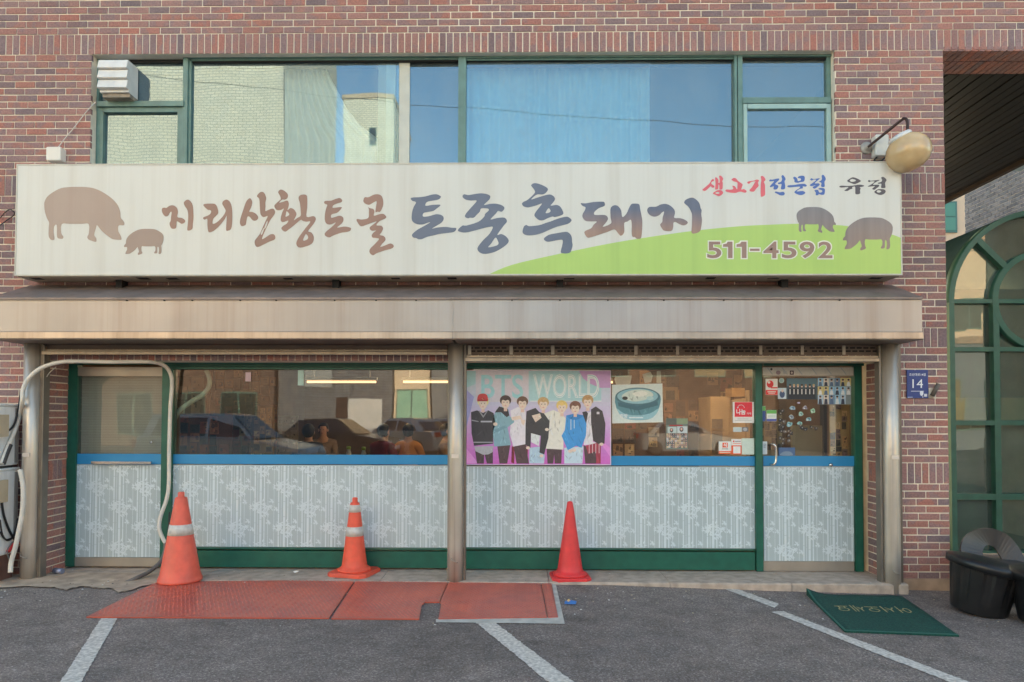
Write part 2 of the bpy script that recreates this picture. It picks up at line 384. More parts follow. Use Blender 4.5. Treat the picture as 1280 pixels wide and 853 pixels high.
class Print:
    """flat print on a sheet: layers of coloured shapes given in photo pixels (or in a zoomed crop of it)"""
    def __init__(s, Y, ox=0, oy=0, sc=1.0): s.Y = Y; s.ox = ox; s.oy = oy; s.sc = sc; s.mb = MB()
    def p(s, x, y): return s.ox + x / s.sc, s.oy + y / s.sc
    def poly(s, pts, col, layer=1, smooth=False, k=1.15):
        if smooth: pts = spline(pts, 3)
        y = s.Y - .0005 * layer
        s.mb.flat([[W(*s.p(a, b), y) for a, b in pts]], y, S(*col, k)); return s
    def folds(s, pts, col, layer, n, seed, ln=60):
        """printed creases: thin darker and lighter slivers inside an outline"""
        r = random.Random(seed); xs = [p[0] for p in pts]; ys = [p[1] for p in pts]
        def ins(x, y):
            c = False
            for (ax, ay), (bx, by) in zip(pts, pts[1:] + pts[:1]):
                if (ay > y) != (by > y) and x < (bx - ax) * (y - ay) / (by - ay) + ax: c = not c
            return c
        k = 0
        while k < n * 6 and n > 0:
            k += 1; x, y = r.uniform(min(xs), max(xs)), r.uniform(min(ys), max(ys)); a = r.gauss(1.4, .5); l = r.uniform(.3, 1) * ln; w_ = r.uniform(3, 10)
            dx, dy = math.cos(a) * l / 2, math.sin(a) * l / 2; q = [(x - dx, y - dy), (x - dy / l * w_ + dx * .1, y + dx / l * w_), (x + dx, y + dy), (x + dy / l * w_ - dx * .1, y - dx / l * w_)]
            if all(ins(*p) for p in q):
                f = r.choice((.84, .9, .94, 1.06, 1.1)); s.poly(q, tuple(min(250, c * f + (6 if f > 1 else 0)) for c in col), layer); n -= 1
        return s
    def rect(s, x0, y0, x1, y1, col, layer=1, k=1.15): return s.poly([(x0, y0), (x1, y0), (x1, y1), (x0, y1)], col, layer, k=k)
    def ell(s, cx, cy, rx, ry, col, layer=1, n=18, rot=0):
        return s.poly([(cx + rx * math.cos(a) * math.cos(rot) - ry * math.sin(a) * math.sin(rot), cy + rx * math.cos(a) * math.sin(rot) + ry * math.sin(a) * math.cos(rot)) for a in [2 * math.pi * i / n for i in range(n)]], col, layer)
    def text(s, body, x0, y0, x1, y1, col, layer=2, offset=0.0):
        a = s.p(x0, y0); b = s.p(x1, y1); add_text(s.mb, body, *a, *b, s.Y - .0005 * layer, offset, S(*col)); return s
    def sheet(s, x0, y0, x1, y1, col, th=.002):
        a = s.p(x0, y0); b = s.p(x1, y1); s.mb.pbox(*a, *b, s.Y, s.Y + th, S(*col)); return s
    def build(s, name, label, cat, group=None, mat_=None):
        return tag(s.mb.build(name, mat_ or PRINT), label, cat, group)

# ================================================================== GROUND
def asphalt():
    m = bpy.data.materials.new('asphalt'); m.use_nodes = True; n = m.node_tree; L = n.links.new
    b = n.nodes['Principled BSDF']; b.inputs['Roughness'].default_value = .85
    geo = n.nodes.new('ShaderNodeNewGeometry')
    def nz(sc, det=4):
        t = n.nodes.new('ShaderNodeTexNoise'); t.inputs['Scale'].default_value = sc; t.inputs['Detail'].default_value = det; L(geo.outputs['Position'], t.inputs['Vector']); return t.outputs['Fac']
    def cr(v, stops):
        r = n.nodes.new('ShaderNodeValToRGB'); e = r.color_ramp.elements
        e[0].position, e[0].color = stops[0]; e[1].position, e[1].color = stops[1]
        for p, c in stops[2:]: x = e.new(p); x.color = c
        L(v, r.inputs[0]); return r.outputs[0]
    v = n.nodes.new('ShaderNodeTexVoronoi'); v.inputs['Scale'].default_value = 120; L(geo.outputs['Position'], v.inputs['Vector'])
    sepc = n.nodes.new('ShaderNodeSeparateColor'); L(v.outputs['Color'], sepc.inputs[0])
    agg = cr(sepc.outputs[0], [(0, (.155, .124, .107, 1)), (.5, (.245, .198, .172, 1)), (.86, (.31, .256, .224, 1)), (1, (.48, .41, .365, 1))])
    big = cr(nz(.7, 5), [(.28, (.70, .69, .69, 1)), (.5, (.95, .94, .94, 1)), (.72, (1.15, 1.12, 1.1, 1))])
    mid = cr(nz(6, 4), [(.32, (.8, .8, .8, 1)), (.68, (1.12, 1.12, 1.12, 1))])
    a = n.nodes.new('ShaderNodeMix'); a.data_type = 'RGBA'; a.blend_type = 'MULTIPLY'; a.inputs[0].default_value = 1; L(agg, a.inputs[6]); L(big, a.inputs[7])
    c = n.nodes.new('ShaderNodeMix'); c.data_type = 'RGBA'; c.blend_type = 'MULTIPLY'; c.inputs[0].default_value = 1; L(a.outputs[2], c.inputs[6]); L(mid, c.inputs[7])
    st = cr(nz(2.1, 3), [(.66, (1, 1, 1, 1)), (.74, (.68, .66, .65, 1))]); s2 = cr(nz(.33, 2), [(.36, (1.16, 1.13, 1.1, 1)), (.62, (.86, .86, .87, 1))])
    for extra in (st, s2):
        e = n.nodes.new('ShaderNodeMix'); e.data_type = 'RGBA'; e.blend_type = 'MULTIPLY'; e.inputs[0].default_value = 1; L(c.outputs[2], e.inputs[6]); L(extra, e.inputs[7]); c = e
    L(c.outputs[2], b.inputs['Base Color'])
    bn = n.nodes.new('ShaderNodeBump'); bn.inputs['Strength'].default_value = .8; bn.inputs['Distance'].default_value = .006; L(v.outputs['Distance'], bn.inputs['Height']); L(bn.outputs[0], b.inputs['Normal'])
    return m
ASPH = asphalt()
def ground_sheet():
    mb = MB(); xs = [-250, -60, -3, .9, 2.4, 3.6, 5, 60, 250]; ys = [-250, -60, -12, -5, -1, 0, 4, 30, 250]
    for y in ys:
        for x in xs: mb.v.append((x, y, gz(x)))
    n = len(xs)
    for j in range(len(ys) - 1):
        for i in range(n - 1): mb.face((j * n + i, j * n + i + 1, (j + 1) * n + i + 1, (j + 1) * n + i))
    return struct(mb.build('asphalt_ground', ASPH))
ground_sheet()

LINE = mat('road_paint', S(214, 205, 194), .8, noise=(42, .45), col2=S(168, 158, 148), bump=(90, .3))
def ground_poly(name, pxs, up, material, kind='structure', parent=None, th=0.0, sub=1):
    """a sheet on the ground, its outline given in photo pixels; cut into strips so that it follows the slope"""
    pts = [G(a, b, up) for a, b in pxs]; mb = MB()
    me = bmesh.new(); vs = [me.verts.new(p) for p in pts]; me.faces.new(vs)
    for x, _ in GP[1:-1]:
        bmesh.ops.bisect_plane(me, geom=me.verts[:] + me.edges[:] + me.faces[:], plane_co=(x, 0, 0), plane_no=(1, 0, 0))
    for v in me.verts: v.co.z = gz(v.co.x) + up
    if th:
        r = bmesh.ops.extrude_face_region(me, geom=me.faces[:])
        for v in [x for x in r['geom'] if isinstance(x, bmesh.types.BMVert)]: v.co.z -= th
    bmesh.ops.recalc_face_normals(me, faces=me.faces[:])
    if not th and me.faces[:][0].normal.z < 0: bmesh.ops.reverse_faces(me, faces=me.faces[:])
    d = bpy.data.meshes.new(name); me.to_mesh(d); me.free(); d.materials.append(material)
    o = bpy.data.objects.new(name, d); COL.objects.link(o)
    if kind: o['kind'] = kind
    if parent: o.parent = parent
    return o
def worn_line(name, a0, a1, b0, b1, n=26, seed=1):
    """painted stripe between two edges (photo pixels), edges ragged with wear"""
    r = random.Random(seed); P0, P1, Q0, Q1 = G(*a0, .004), G(*a1, .004), G(*b0, .004), G(*b1, .004); mb = MB(); L_, R_ = [], []
    for i in range(n + 1):
        t = i / n; l = P0.lerp(P1, t); q = Q0.lerp(Q1, t); wd = (q - l)
        l = l + wd * r.uniform(-.02, .06); q = q - wd * r.uniform(-.02, .06)
        for v in (l, q): v.z = gz(v.x) + .004
        L_.append(l); R_.append(q)
    for l, q in zip(L_, R_): mb.v += [tuple(l), tuple(q)]
    for i in range(n): mb.face((2 * i, 2 * i + 1, 2 * i + 3, 2 * i + 2))
    return struct(mb.build(name, LINE))
worn_line('parking_line', (126, 773), (49, 892), (147, 773), (80, 892), 70, 1)
worn_line('parking_line', (594, 778), (734, 893), (619, 778), (771, 893), 80, 2)
worn_line('parking_line', (896, 733), (968, 760), (910, 732), (974, 755), 40, 3)
worn_line('parking_line', (964, 765), (1200, 858), (979, 764), (1226, 858), 90, 4)

# concrete apron at the left, ledge under the shop front, step at the door
def apron():
    r = random.Random(5); top = [(-60, 700), (205, 700)]
    edge = [(250, 726), (200, 727), (178, 733), (160, 738), (148, 741), (143, 737), (135, 735), (120, 735), (108, 733), (95, 734), (83, 737), (76, 736), (68, 734), (52, 733), (30, 733), (10, 735), (-60, 736)]
    pts = []
    for a, b in zip(edge, edge[1:]):
        for j in range(3):
            t = j / 3; pts.append((a[0] + (b[0] - a[0]) * t, a[1] + (b[1] - a[1]) * t + r.uniform(-.8, .8)))
    pts.append(edge[-1])
    return ground_poly('concrete_apron', [(-60, 716), (250, 716)] + pts, .012, CONC)
apron()
LX0, LX1 = -4.42, 3.49
STEP = mat('step_stone', S(184, 166, 150), .85, noise=(11, .22), bump=(80, .35), col2=S(156, 140, 126))
def ledge():
    mb = MB(); y0 = -.20; pts = [LX0]
    xs = [-4.42, -2.9, -1.2, .35, 1.45, 2.55, 3.60]
    root = thing('stone_ledge', 'grey stone ledge along the foot of the shop front, a low step at the door', 'ledge', (0, -.1, .05))
    for a, b in zip(xs, xs[1:]):
        m = MB(); r = .012
        prof = [(y0 + r, .113), (.42, .113), (.42, -.1), (y0, -.1), (y0, .113 - r)]
        m.prism_x(prof, a + .003, b - .003); m.build('ledge_stone', STEP, root)
    # lighter base course under the pier right of the step
    m = MB(); x0, z1 = W(1122, 724, -.03); x1, _ = W(1192, 724, -.03)
    m.box(3.604, 4.2, -.03, .25, -.1, z1); m.build('pier_base', mat('pier_base', S(170, 144, 122), .9, noise=(7, .3), bump=(50, .4)), root)
    m = MB(); m.box(-4.62, -4.425, -.02, .42, .08, .29); m.build('corner_stone', mat('corner_stone', S(142, 122, 108), .9, noise=(8, .3), bump=(50, .4)), root)
ledge()

# ================================================================== BRICK BUILDING
BLD = thing('brick_building', 'red brick building with a green framed shop front and wide upper windows', 'building', (0, 0, 0))
UX0, _ = W(113, 150); UX1, _ = W(1044.5, 150); UZ1 = 5.117; UZ0 = 3.80
PX0 = W(1182, 300)[0]; HEAD = 2.150; TOPZ = 7.6; BX0, BX1 = -7.2, 7.6
SOLD = [(1.0, 1.195), (2.28, 2.465), (3.737, 3.935), (5.115, 5.31)]
def wall_core():
    mb = MB(); y0, y1 = .006, .26
    mb.box(BX0, BX1, y0, y1, UZ1, TOPZ)                                   # above the openings
    mb.box(BX0, UX0, y0, y1, HEAD, UZ1 - 0); mb.box(UX1, PX0, y0, y1, HEAD, UZ1)
    mb.box(UX0, UX1, y0, y1, HEAD, UZ0)
    mb.box(BX0, LX0, y0, y1 + .12, -.1, HEAD); mb.box(LX1, PX0, y0, y1 + .12, -.1, HEAD)
    mb.box(6.95, BX1, y0, .8, -.1, UZ1)
    mb.box(PX0 - .4, PX0 - .012, .381, 8.4, -.1, TOPZ - .3)                # flank of the building along the passage
    mb.box(BX0, PX0 - .4, 8.4, 8.6, -.1, TOPZ - .3); mb.box(BX0, BX0 + .2, .381, 8.4, -.1, TOPZ - .3)
    mb.build('wall', MORTAR, BLD)
    m = MB(); m.box(BX0, PX0, .26, 8.5, TOPZ - .3, TOPZ - .1); m.build('roof', CONC, BLD)
wall_core()

def bricks():
    rnd = random.Random(11); items = []     # (kind, cx, cz, w, h) on the front; kind 'F', 'R' right reveal, 'L' left reveal
    courses = []                             # (z0, z1, soldier)
    def fill(a, b, n):
        p = (b - a) / n
        for i in range(n): courses.append((a + i * p + .0058, a + (i + 1) * p - .0058, False))
    def soldier(z): courses.append((z[0] + .004, z[1] - .004, True))
    fill(.18, SOLD[0][0], 12); soldier(SOLD[0]); fill(SOLD[0][1], SOLD[1][0], 16); soldier(SOLD[1]); fill(SOLD[1][1], SOLD[2][0], 19)
    soldier(SOLD[2]); fill(SOLD[2][1], SOLD[3][0], 18); soldier(SOLD[3]); fill(SOLD[3][1], 7.6, 34)
    fill(.045, .18, 2)
    def spans(z0, z1):
        zc = (z0 + z1) / 2
        if zc > UZ1: return [(BX0, BX1)]
        if zc > UZ0: return [(BX0, UX0), (UX1, PX0), (6.95, BX1)]
        if zc > HEAD: return [(BX0, PX0), (6.95, BX1)]
        return [(BX0, LX0), (LX1, PX0), (6.95, BX1)]
    row = 0
    for z0, z1, sol in sorted(courses):
        row += 1; off = (row % 2) * .1 + rnd.uniform(-.02, .02)
        for a, b in spans(z0, z1):
            p = .0668 if sol else .2
            k = math.floor((a - off) / p)
            x = k * p + off
            while x < b:
                u0 = max(x + .0056, a); u1 = min(x + p - .0056, b); x += p
                if b - u1 < .03 and u1 < b: u1 = b
                if u1 - u0 < .022: continue
                cx, cz = (u0 + u1) / 2, (z0 + z1) / 2
                if 2.95 < cz < 3.86 and -4.45 < cx < 3.45: continue      # behind the signboard
                if 2.36 < cz < 2.86 and -4.45 < cx < 3.45: continue      # behind the canopy
                if HEAD < cz < 2.36 and LX0 - .1 < cx < LX1 + .1: continue
                items.append(('F', cx, cz, u1 - u0, z1 - z0))
        if z0 > .1 and z1 < HEAD + .02:
            alt = row % 2
            for side in 'LR':
                if sol:
                    for i in range(4): items.append((side, .006 + .066 * i + .031, (z0 + z1) / 2, .056, z1 - z0))
                else:
                    cuts = [(0.0, .19), (.2, .285)] if alt else [(0.0, .09), (.1, .285)]
                    for u0, u1 in cuts: items.append((side, (u0 + u1) / 2, (z0 + z1) / 2, u1 - u0, z1 - z0))
    x = LX0 - .06
    while x < LX1 + .05:                                                   # soldier course over the shop opening
        items.append(('F', x + .033, (HEAD + 2.345) / 2, .058, 2.345 - HEAD)); x += .0672
    x = UX0                                                                # underside of the upper window head, rowlock soffit over the passage
    def vis(i):
        if i[0] != 'F': return None
        p = proj((i[1], 0, i[2]))
        if p is None or not (2 < p[0] < 1278 and 2 < p[1] < 851): return None
        px, py = p
        if 18 < px < 1130 and 200 < py < 352: return None
        if px < 1152 and 352 < py < 432: return None
        if i[3] < .04 or i[4] < .04: return None
        return (Vector((i[1], 0, i[2])) - CAM).length
    cand = sorted((d, k) for k, d in ((k, vis(i)) for k, i in enumerate(items)) if d is not None)
    pick = {k for _, k in cand[:298]}
    cache = {}
    stuff = MB()
    def shape(mb, cx, cz, w_, h_, y, tone, kind):
        r = rnd.uniform; j = lambda: r(-.0012, .0012)
        if kind == 'F': mb.box(cx - w_ / 2 + j(), cx + w_ / 2 + j(), y, .03, cz - h_ / 2 + j(), cz + h_ / 2 + j(), None, tone)
        elif kind == 'R': mb.box(LX1 - .006 + y, LX1 + .02, cx - w_ / 2, cx + w_ / 2, cz - h_ / 2, cz + h_ / 2, None, tone)
        else: mb.box(LX0 + .006 - y, LX0 - .02, cx - w_ / 2, cx + w_ / 2, cz - h_ / 2, cz + h_ / 2, None, tone)
    for k, (kind, cx, cz, w_, h_) in enumerate(items):
        y = rnd.uniform(-.0018, .0018)
        if k in pick:
            key = (round(w_, 2), round(h_, 3))
            if key not in cache:
                m = MB(); hw, hh = key[0] / 2, key[1] / 2
                m.bbox(-hw, hw, 0, .03, -hh, hh, .003); cache[key] = m.mesh('brick', BRICK)
            o = bpy.data.objects.new('brick', cache[key]); COL.objects.link(o); o.parent = BLD
            o.location = (cx, y, cz); o.scale = (w_ / key[0], 1, h_ / key[1])
        else: shape(stuff, cx, cz, w_, h_, y, rnd.uniform(.01, 1), kind)
    # brick soffit of the passage lintel and of the upper window head
    x = PX0 + .01
    while x < 6.94:
        stuff.box(x, x + .056, .004, .19, UZ1 - .012, UZ1 + .03, None, rnd.uniform(.01, 1)); x += .0668
    x = PX0 + .01
    while x < 6.94:
        stuff.box(x, x + .056, .205, .44, UZ1 - .014, UZ1 + .03, None, rnd.uniform(.01, 1)); x += .0668
    stuff.build('brick_field', BRICK, BLD, 'stuff')
bricks()

# ---- passage: soffit boards, lintel
def passage():
    m = MB(); m.box(PX0, 6.95, .26, .45, UZ1 + .002, UZ1 + .3); m.build('lintel', MORTAR, BLD)
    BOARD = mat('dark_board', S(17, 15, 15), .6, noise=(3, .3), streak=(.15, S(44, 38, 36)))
    x = PX0 - .02; k = 0
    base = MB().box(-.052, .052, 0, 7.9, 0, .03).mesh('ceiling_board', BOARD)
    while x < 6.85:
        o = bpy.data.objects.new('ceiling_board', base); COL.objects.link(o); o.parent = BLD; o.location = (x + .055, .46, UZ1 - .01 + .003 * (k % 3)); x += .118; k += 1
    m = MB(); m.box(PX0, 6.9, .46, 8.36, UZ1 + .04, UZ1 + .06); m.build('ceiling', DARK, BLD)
    m = MB(); m.box(6.86, 6.93, .46, 8.36, UZ1 - .06, UZ1 + .3); m.build('ceiling_trim', mat('brown_trim', S(56, 42, 36), .6, noise=(6, .3)), BLD)
passage()

# ================================================================== UPPER WINDOWS
YU = .09
def upper_windows():
    root = BLD
    def win(px0, px1, parts):
        f = MB()
        for b in parts: f.pbox(*b[:4], b[4] if len(b) > 4 else YU, (b[5] if len(b) > 5 else YU + .07))
        return f.build('window', TEAL, root)
    # outer frame and mullions belong to the four windows in turn
    w1 = win(113, 232, [(113, 66, 232, 72, YU - .02), (117, 70, 122, 210), (229, 71, 233, 210, YU - .02), (121, 126.5, 229, 132.5, YU - .035, YU + .06), (122, 134, 128, 206, YU - .01), (222, 134, 228, 206, YU - .01), (128, 134, 222, 140, YU - .01)])
    w2 = win(233, 577, [(233, 65.5, 577, 71, YU - .02), (233.2, 71.2, 237.5, 210, YU), (573, 71, 577, 210, YU - .02), (237.5, 71.5, 573, 74.5, YU)])
    w3 = win(577, 922, [(577.1, 65, 922, 70.5, YU - .02), (577.2, 70.6, 582, 210, YU - .018), (918, 70.6, 922, 210, YU - .02), (582, 71, 918, 74, YU)])
    w4 = win(922, 1044, [(922.1, 64.5, 1045, 70, YU - .02), (922.2, 70.1, 929, 210, YU - .018), (1033, 70, 1041, 126, YU), (929, 122, 1039, 128.5, YU - .035, YU + .06)])
    # tilted-out sash on the right
    m = MB(); m.pbox(929.5, 130, 934.5, 206, YU - .03, YU + .02); m.pbox(1033.5, 130, 1039.5, 206, YU - .03, YU + .02); m.pbox(934.6, 130, 1033.4, 135.5, YU - .03, YU + .02); m.build('sash', mat('pale_sash', S(150, 176, 170), .45, noise=(8, .12)), w4)
    def pane(par, a, b, c, d, y=YU + .03, mat_=GLASS_UP):
        m = MB(); x0, z1 = W(a, b, y); x1, z0 = W(c, d, y)
        m.v += [(x0, y, z0), (x1, y, z0), (x1, y, z1), (x0, y, z1)]; m.face((0, 1, 2, 3)); m.build('pane', mat_, par)
    pane(w1, 121, 71, 230, 128); pane(w1, 127, 139, 223, 212, YU + .028)
    pane(w2, 236, 73, 498, 212); pane(w2, 496, 73, 575, 212, YU + .05)
    pane(w3, 581, 73, 813, 212); pane(w3, 812, 73, 920, 212, YU + .034)
    pane(w4, 928, 69, 1036, 124); pane(w4, 933, 134, 1035, 212, YU)
    # sliding sash stiles seen behind the glass
    m = MB(); m.pbox(483, 74, 494, 212, YU + .06, YU + .10); m.build('sash', mat('white_sash', S(206, 214, 208), .5, noise=(8, .1)), w2)
    m = MB(); m.pbox(499, 74, 511.5, 212, YU + .035, YU + .045); m.build('sash', mat('grey_sash', S(190, 188, 176), .5, noise=(8, .1)), w2)
    m = MB(); m.pbox(473, 74, 482.5, 212, YU + .065, YU + .09); m.build('sash', mat('beige_sash', S(170, 172, 158), .5, noise=(8, .1)), w2)
    # dark strip at the head, painting in the shade under the lintel
    m = MB(); m.box(UX0 + .002, UX1 - .002, .10, .24, UZ1 - .035, UZ1 - .004); m.build('head_shade_strip', DARK, BLD)
    m = MB(); m.box(UX0 - .0, UX1, .012, .25, UZ0 - .02, UZ0 + .03); m.build('window_sill', CONC, BLD)
    # upstairs room
    m = MB(); z0, z1 = UZ0 - .3, UZ1 + .1
    m.box(UX0 - .3, UX1 + .3, 4.0, 4.1, z0, z1); m.box(UX0 - .3, UX1 + .3, .27, 4, z1, z1 + .05); m.box(UX0 - .3, UX1 + .3, .27, 4, z0 - .05, z0)
    m.box(UX0 - .32, UX0 - .3, .27, 4, z0, z1); m.box(UX1 + .3, UX1 + .32, .27, 4, z0, z1)
    m.build('upstairs_room', mat('room_paint', S(96, 112, 116), .9), BLD)
upper_windows()
def curtain(a, b, y, seed, label, colr, folds=16, y0px=60, y1px=215, sag=None):
    r = random.Random(seed); m = MB(); x0, z1 = W(a, y0px, y); x1, z0 = W(b, y1px, y); n = folds * 6; ph = [r.uniform(.7, 1.3) for _ in range(folds + 1)]
    for i in range(n + 1):
        t = i / n; k = t * folds; q = ph[int(min(k, folds))]
        yy = y + .025 * q * math.sin(2 * math.pi * k) + .012 * math.sin(5 * t)
        zt = z1
        for j in range(9):
            v = j / 8; full = 1.0
            if sag:
                for (va, fa), (vb, fb) in zip(sag, sag[1:]):
                    if va <= v <= vb: full = fa + (fb - fa) * (v - va) / (vb - va)
            m.v.append((x0 + (x1 - x0) * t * full, yy + .004 * math.sin(7 * v + k), z0 + (zt - z0) * v))
    for i in range(n):
        for j in range(8): m.face((i * 9 + j, (i + 1) * 9 + j, (i + 1) * 9 + j + 1, i * 9 + j + 1), None, 0, 0, True)
    return tag(m.build('curtain', mat('curtain_' + str(seed), S(*colr, 1.3), .85, noise=(5, .1))), label, 'curtain')
curtain(357, 474, YU + .22, 3, 'pale green curtain hanging behind the left big upper window', (214, 232, 220), 9, sag=[(0, 1), (.28, 1), (.37, .80), (.5, .66), (.7, .52), (.85, .42), (1, .35)])
curtain(583, 812, YU + .20, 4, 'thin grey blue curtain behind the right big upper window', (150, 186, 200), 18)

# ================================================================== SHOP FRONT
YF, YG, YB = .27, .30, .31          # frame face, glass, film behind the glass
def bamboo_cluster(seed):
    r = random.Random(seed); out = []
    def leaf(cx, cz, a, l, wd): out.append((cx, cz, a, l, wd))
    for c in ((-.055, .05), (.0, .055), (.055, .02), (-.04, .0), (.0, -.045), (.05, -.045), (.09, .01), (-.08, .02)):
        for k in range(13):
            a = r.uniform(-math.pi, math.pi); leaf(c[0] + r.uniform(-.016, .016), c[1] + r.uniform(-.014, .014), a, r.uniform(.03, .05), r.uniform(.0085, .0125))
    sp = []
    for k in range(10): sp.append((r.uniform(-.016, .016), r.uniform(-.012, .012), r.uniform(0, 6.28), r.uniform(.022, .04), .009))
    return out, sp
CL, SPRIG = bamboo_cluster(4)
def bamboo(name, x0, x1, z0, z1, Y, parent):
    mb = MB(); r = random.Random(9)
    def quad(cx, cz, a, l, wd):
        d = (math.cos(a), math.sin(a)); nn = (-d[1], d[0])
        pts = [(cx, cz), (cx + d[0] * l * .45 + nn[0] * wd / 2, cz + d[1] * l * .45 + nn[1] * wd / 2), (cx + d[0] * l, cz + d[1] * l), (cx + d[0] * l * .45 - nn[0] * wd / 2, cz + d[1] * l * .45 - nn[1] * wd / 2)]
        if any(not (x0 < p[0] < x1 and z0 < p[1] < z1) for p in pts): return
        b = len(mb.v); yy = Y - (len(mb.f) % 61) * .00004; mb.v += [(p[0], yy, p[1]) for p in pts]; mb.face((b, b + 3, b + 2, b + 1))
    pit = .235; c0 = math.floor((x0 + 10) / pit)
    for c in range(c0, c0 + int((x1 - x0) / pit) + 3):
        xc = -10 + c * pit
        for dx, wd in ((-.108, .004), (-.062, .013), (-.036, .005), (-.006, .021), (.03, .011), (.066, .005)):
            x = xc + dx
            if not (x0 + .01 < x < x1 - .01): continue
            z = z0 + .002; seg = .13 + .02 * math.sin(c + dx * 50)
            while z < z1 - .004:
                t = min(z + seg - .004, z1 - .002)
                b = len(mb.v); mb.v += [(x - wd / 2, Y + .0008, z), (x + wd / 2, Y + .0008, z), (x + wd / 2, Y + .0008, t), (x - wd / 2, Y + .0008, t)]; mb.face((b, b + 1, b + 2, b + 3)); z += seg
        for k in range(6):
            zc = -.1 + k * .4 + (c % 2) * .2
            for l in CL: quad(xc + l[0], zc + l[1], *l[2:])
            for dx, dz in ((.10, .08), (-.09, .20), (.07, .27)):
                for l in SPRIG: quad(xc + dx, zc + dz, *l[2:])
    return mb.build(name, LEAF, parent)

def sheet(name, px, y, material, par):
    x0, z1 = W(px[0], px[1], y); x1, z0 = W(px[2], px[3], y); m = MB()
    m.v += [(x0, y, z0), (x1, y, z0), (x1, y, z1), (x0, y, z1)]; m.face((0, 1, 2, 3)); return m.build(name, material, par)
def bay(kind, gx0, gx1, gy0, sy0, sy1, fy1, bars, alu=None, glassmat=None):
    f = MB()
    for b in bars: f.pbox(*b[:4], b[4] if len(b) > 4 else YF, b[5] if len(b) > 5 else YF + .09)
    fr = f.build(kind, GREEN, BLD)
    if alu:
        for a in alu:
            m = MB(); m.pbox(*a, YF + .015, YF + .055); m.build('rail', ALU, fr)
    sheet('pane', (gx0, gy0, gx1, fy1), YG, glassmat or GLASS, fr)
    sheet('stripe', (gx0, sy0, gx1, sy1), YG - .004, BLUE, fr)
    sheet('film', (gx0, sy1 + .05, gx1, fy1), YG - .004, FILM, fr)
    x0, z1 = W(gx0, sy1 + 1, YG - .008); x1, z0 = W(gx1, fy1, YG - .008)
    bamboo('bamboo_print', x0, x1, z0, z1, YG - .0065, fr)
    return fr
# left door, left window, right window, right door
d1 = bay('door', 92, 204, 470, 567.3, 580.6, 697, [(80, 455, 92, 708.5), (203, 455, 213, 709, YF + .002)], [(92, 459, 203, 470.5), (91, 697, 203.5, 708.5)], GLASS_FROST)
sheet('blind', (92, 470, 204, 567.3), YG + .05, pattern_brick('door_tile_reflection', S(206, 200, 187), S(200, 194, 182), S(190, 184, 172), .9, .026, ms=.003), d1)  # stand-in sheet, no known blind: tile wall reflection painted as fine lines
w1 = bay('shop_window', 213.5, 560, 462.5, 568, 581, 685, [(92, 452.5, 566, 456, YF - .015), (213.2, 456.2, 566, 459, YF + .003), (213.2, 459.2, 566, 462, YF - .012), (213.2, 684.5, 570, 688, YF - .006), (213.2, 688.2, 570, 710.5, YF + .004)])
w2 = bay('shop_window', 566.3, 944, 461.5, 569.5, 582.5, 686, [(566.3, 452, 944, 457, YF - .015), (566.3, 457.2, 944, 461.5, YF + .003), (570.2, 685.5, 944, 688.5, YF - .006), (570.2, 688.7, 944, 713, YF + .004), (944.2, 452, 954.5, 714.5, YF - .012)])
d2 = bay('door', 954, 1068, 459, 570, 583, 702, [(954.7, 453.5, 1080, 457.5, YF - .01), (1068, 457.7, 1079.8, 715, YF)], [(954.6, 459.5, 1067.8, 470.5), (954.6, 702, 1067.8, 714.5)])
# handles and lock
def handle():
    m = MB(); a = W(966, 556, .22); b = W(969, 581, .22); p = [(a[0], .285, a[1]), (a[0] + .005, .235, a[1] + .006), (a[0] + .022, .22, a[1] - .01), (a[0] + .03, .22, a[1] - .05), (a[0] + .03, .22, b[1] + .05), (a[0] + .018, .22, b[1] + .008), (a[0] + .005, .24, b[1]), (a[0], .285, b[1])]
    m.tube(spline(p, 4, False), .011, 10); m.build('handle', mat('chrome', S(200, 198, 194), .18, .95), d2)
    x, z = W(1038.5, 581.5, .285); m = MB(); m.lathe([(.02, 0), (.02, .008), (.014, .02), (0, .022)], 16, Matrix.Translation((x, .293, z)) @ Matrix.Rotation(math.pi / 2, 4, 'X')); m.build('lock', MATS['chrome'], d2)
    m = MB(); x0, z = W(114, 578.5, .24); x1, _ = W(189, 578.5, .24); m.box(x0, x1, .235, .25, z - .012, z + .012); m.box(x0 + .02, x0 + .04, .25, .29, z - .01, z + .01); m.box(x1 - .04, x1 - .02, .25, .29, z - .01, z + .01); m.build('handle', MATS['chrome'], d1)
    x, z = W(189, 553, .29); m = MB(); m.lathe([(.012, 0), (.012, .012), (0, .014)], 12, Matrix.Translation((x, .297, z)) @ Matrix.Rotation(math.pi / 2, 4, 'X')); m.build('lock', MATS['chrome'], d1)
handle()

# ================================================================== STEEL POSTS
def post(px, pytop, pybot, zb, label, w_=20):
    Y = -.13; x, zt = W(px, pytop, Y); r = .074; m = MB()
    root = thing('steel_post', label, 'post', (x, Y, zb), 'steel posts holding up the canopy')
    m.lathe([(r, zb - .06), (r, zb + .3), (r, 1.2), (r, 2.31)], 28, Matrix.Translation((x, Y, 0))); m.build('shaft', STEEL, root)
    m = MB(); m.box(x + .076, x + .098, Y - .012, Y + .05, zb - .03, 2.30); m.build('guide', mat('guide_steel', S(120, 110, 100), .5, .6, noise=(8, .2)), root)
    m = MB(); m.box(x - .03, x + .035, Y - .079, Y - .0705, 1.24, 1.275); m.build('tape', mat('tape', S(206, 192, 178), .6), root)
    m = MB(); m.tube([(x - .03, Y - .073, zb + .22), (x - .025, Y - .085, zb + .2), (x + .02, Y - .085, zb + .18), (x + .03, Y - .073, zb + .178)], .006, 6); m.build('latch', ALU, root)
    return root
post(42, 432, 716, .13, 'steel post at the left end of the canopy beside the outdoor cooling units')
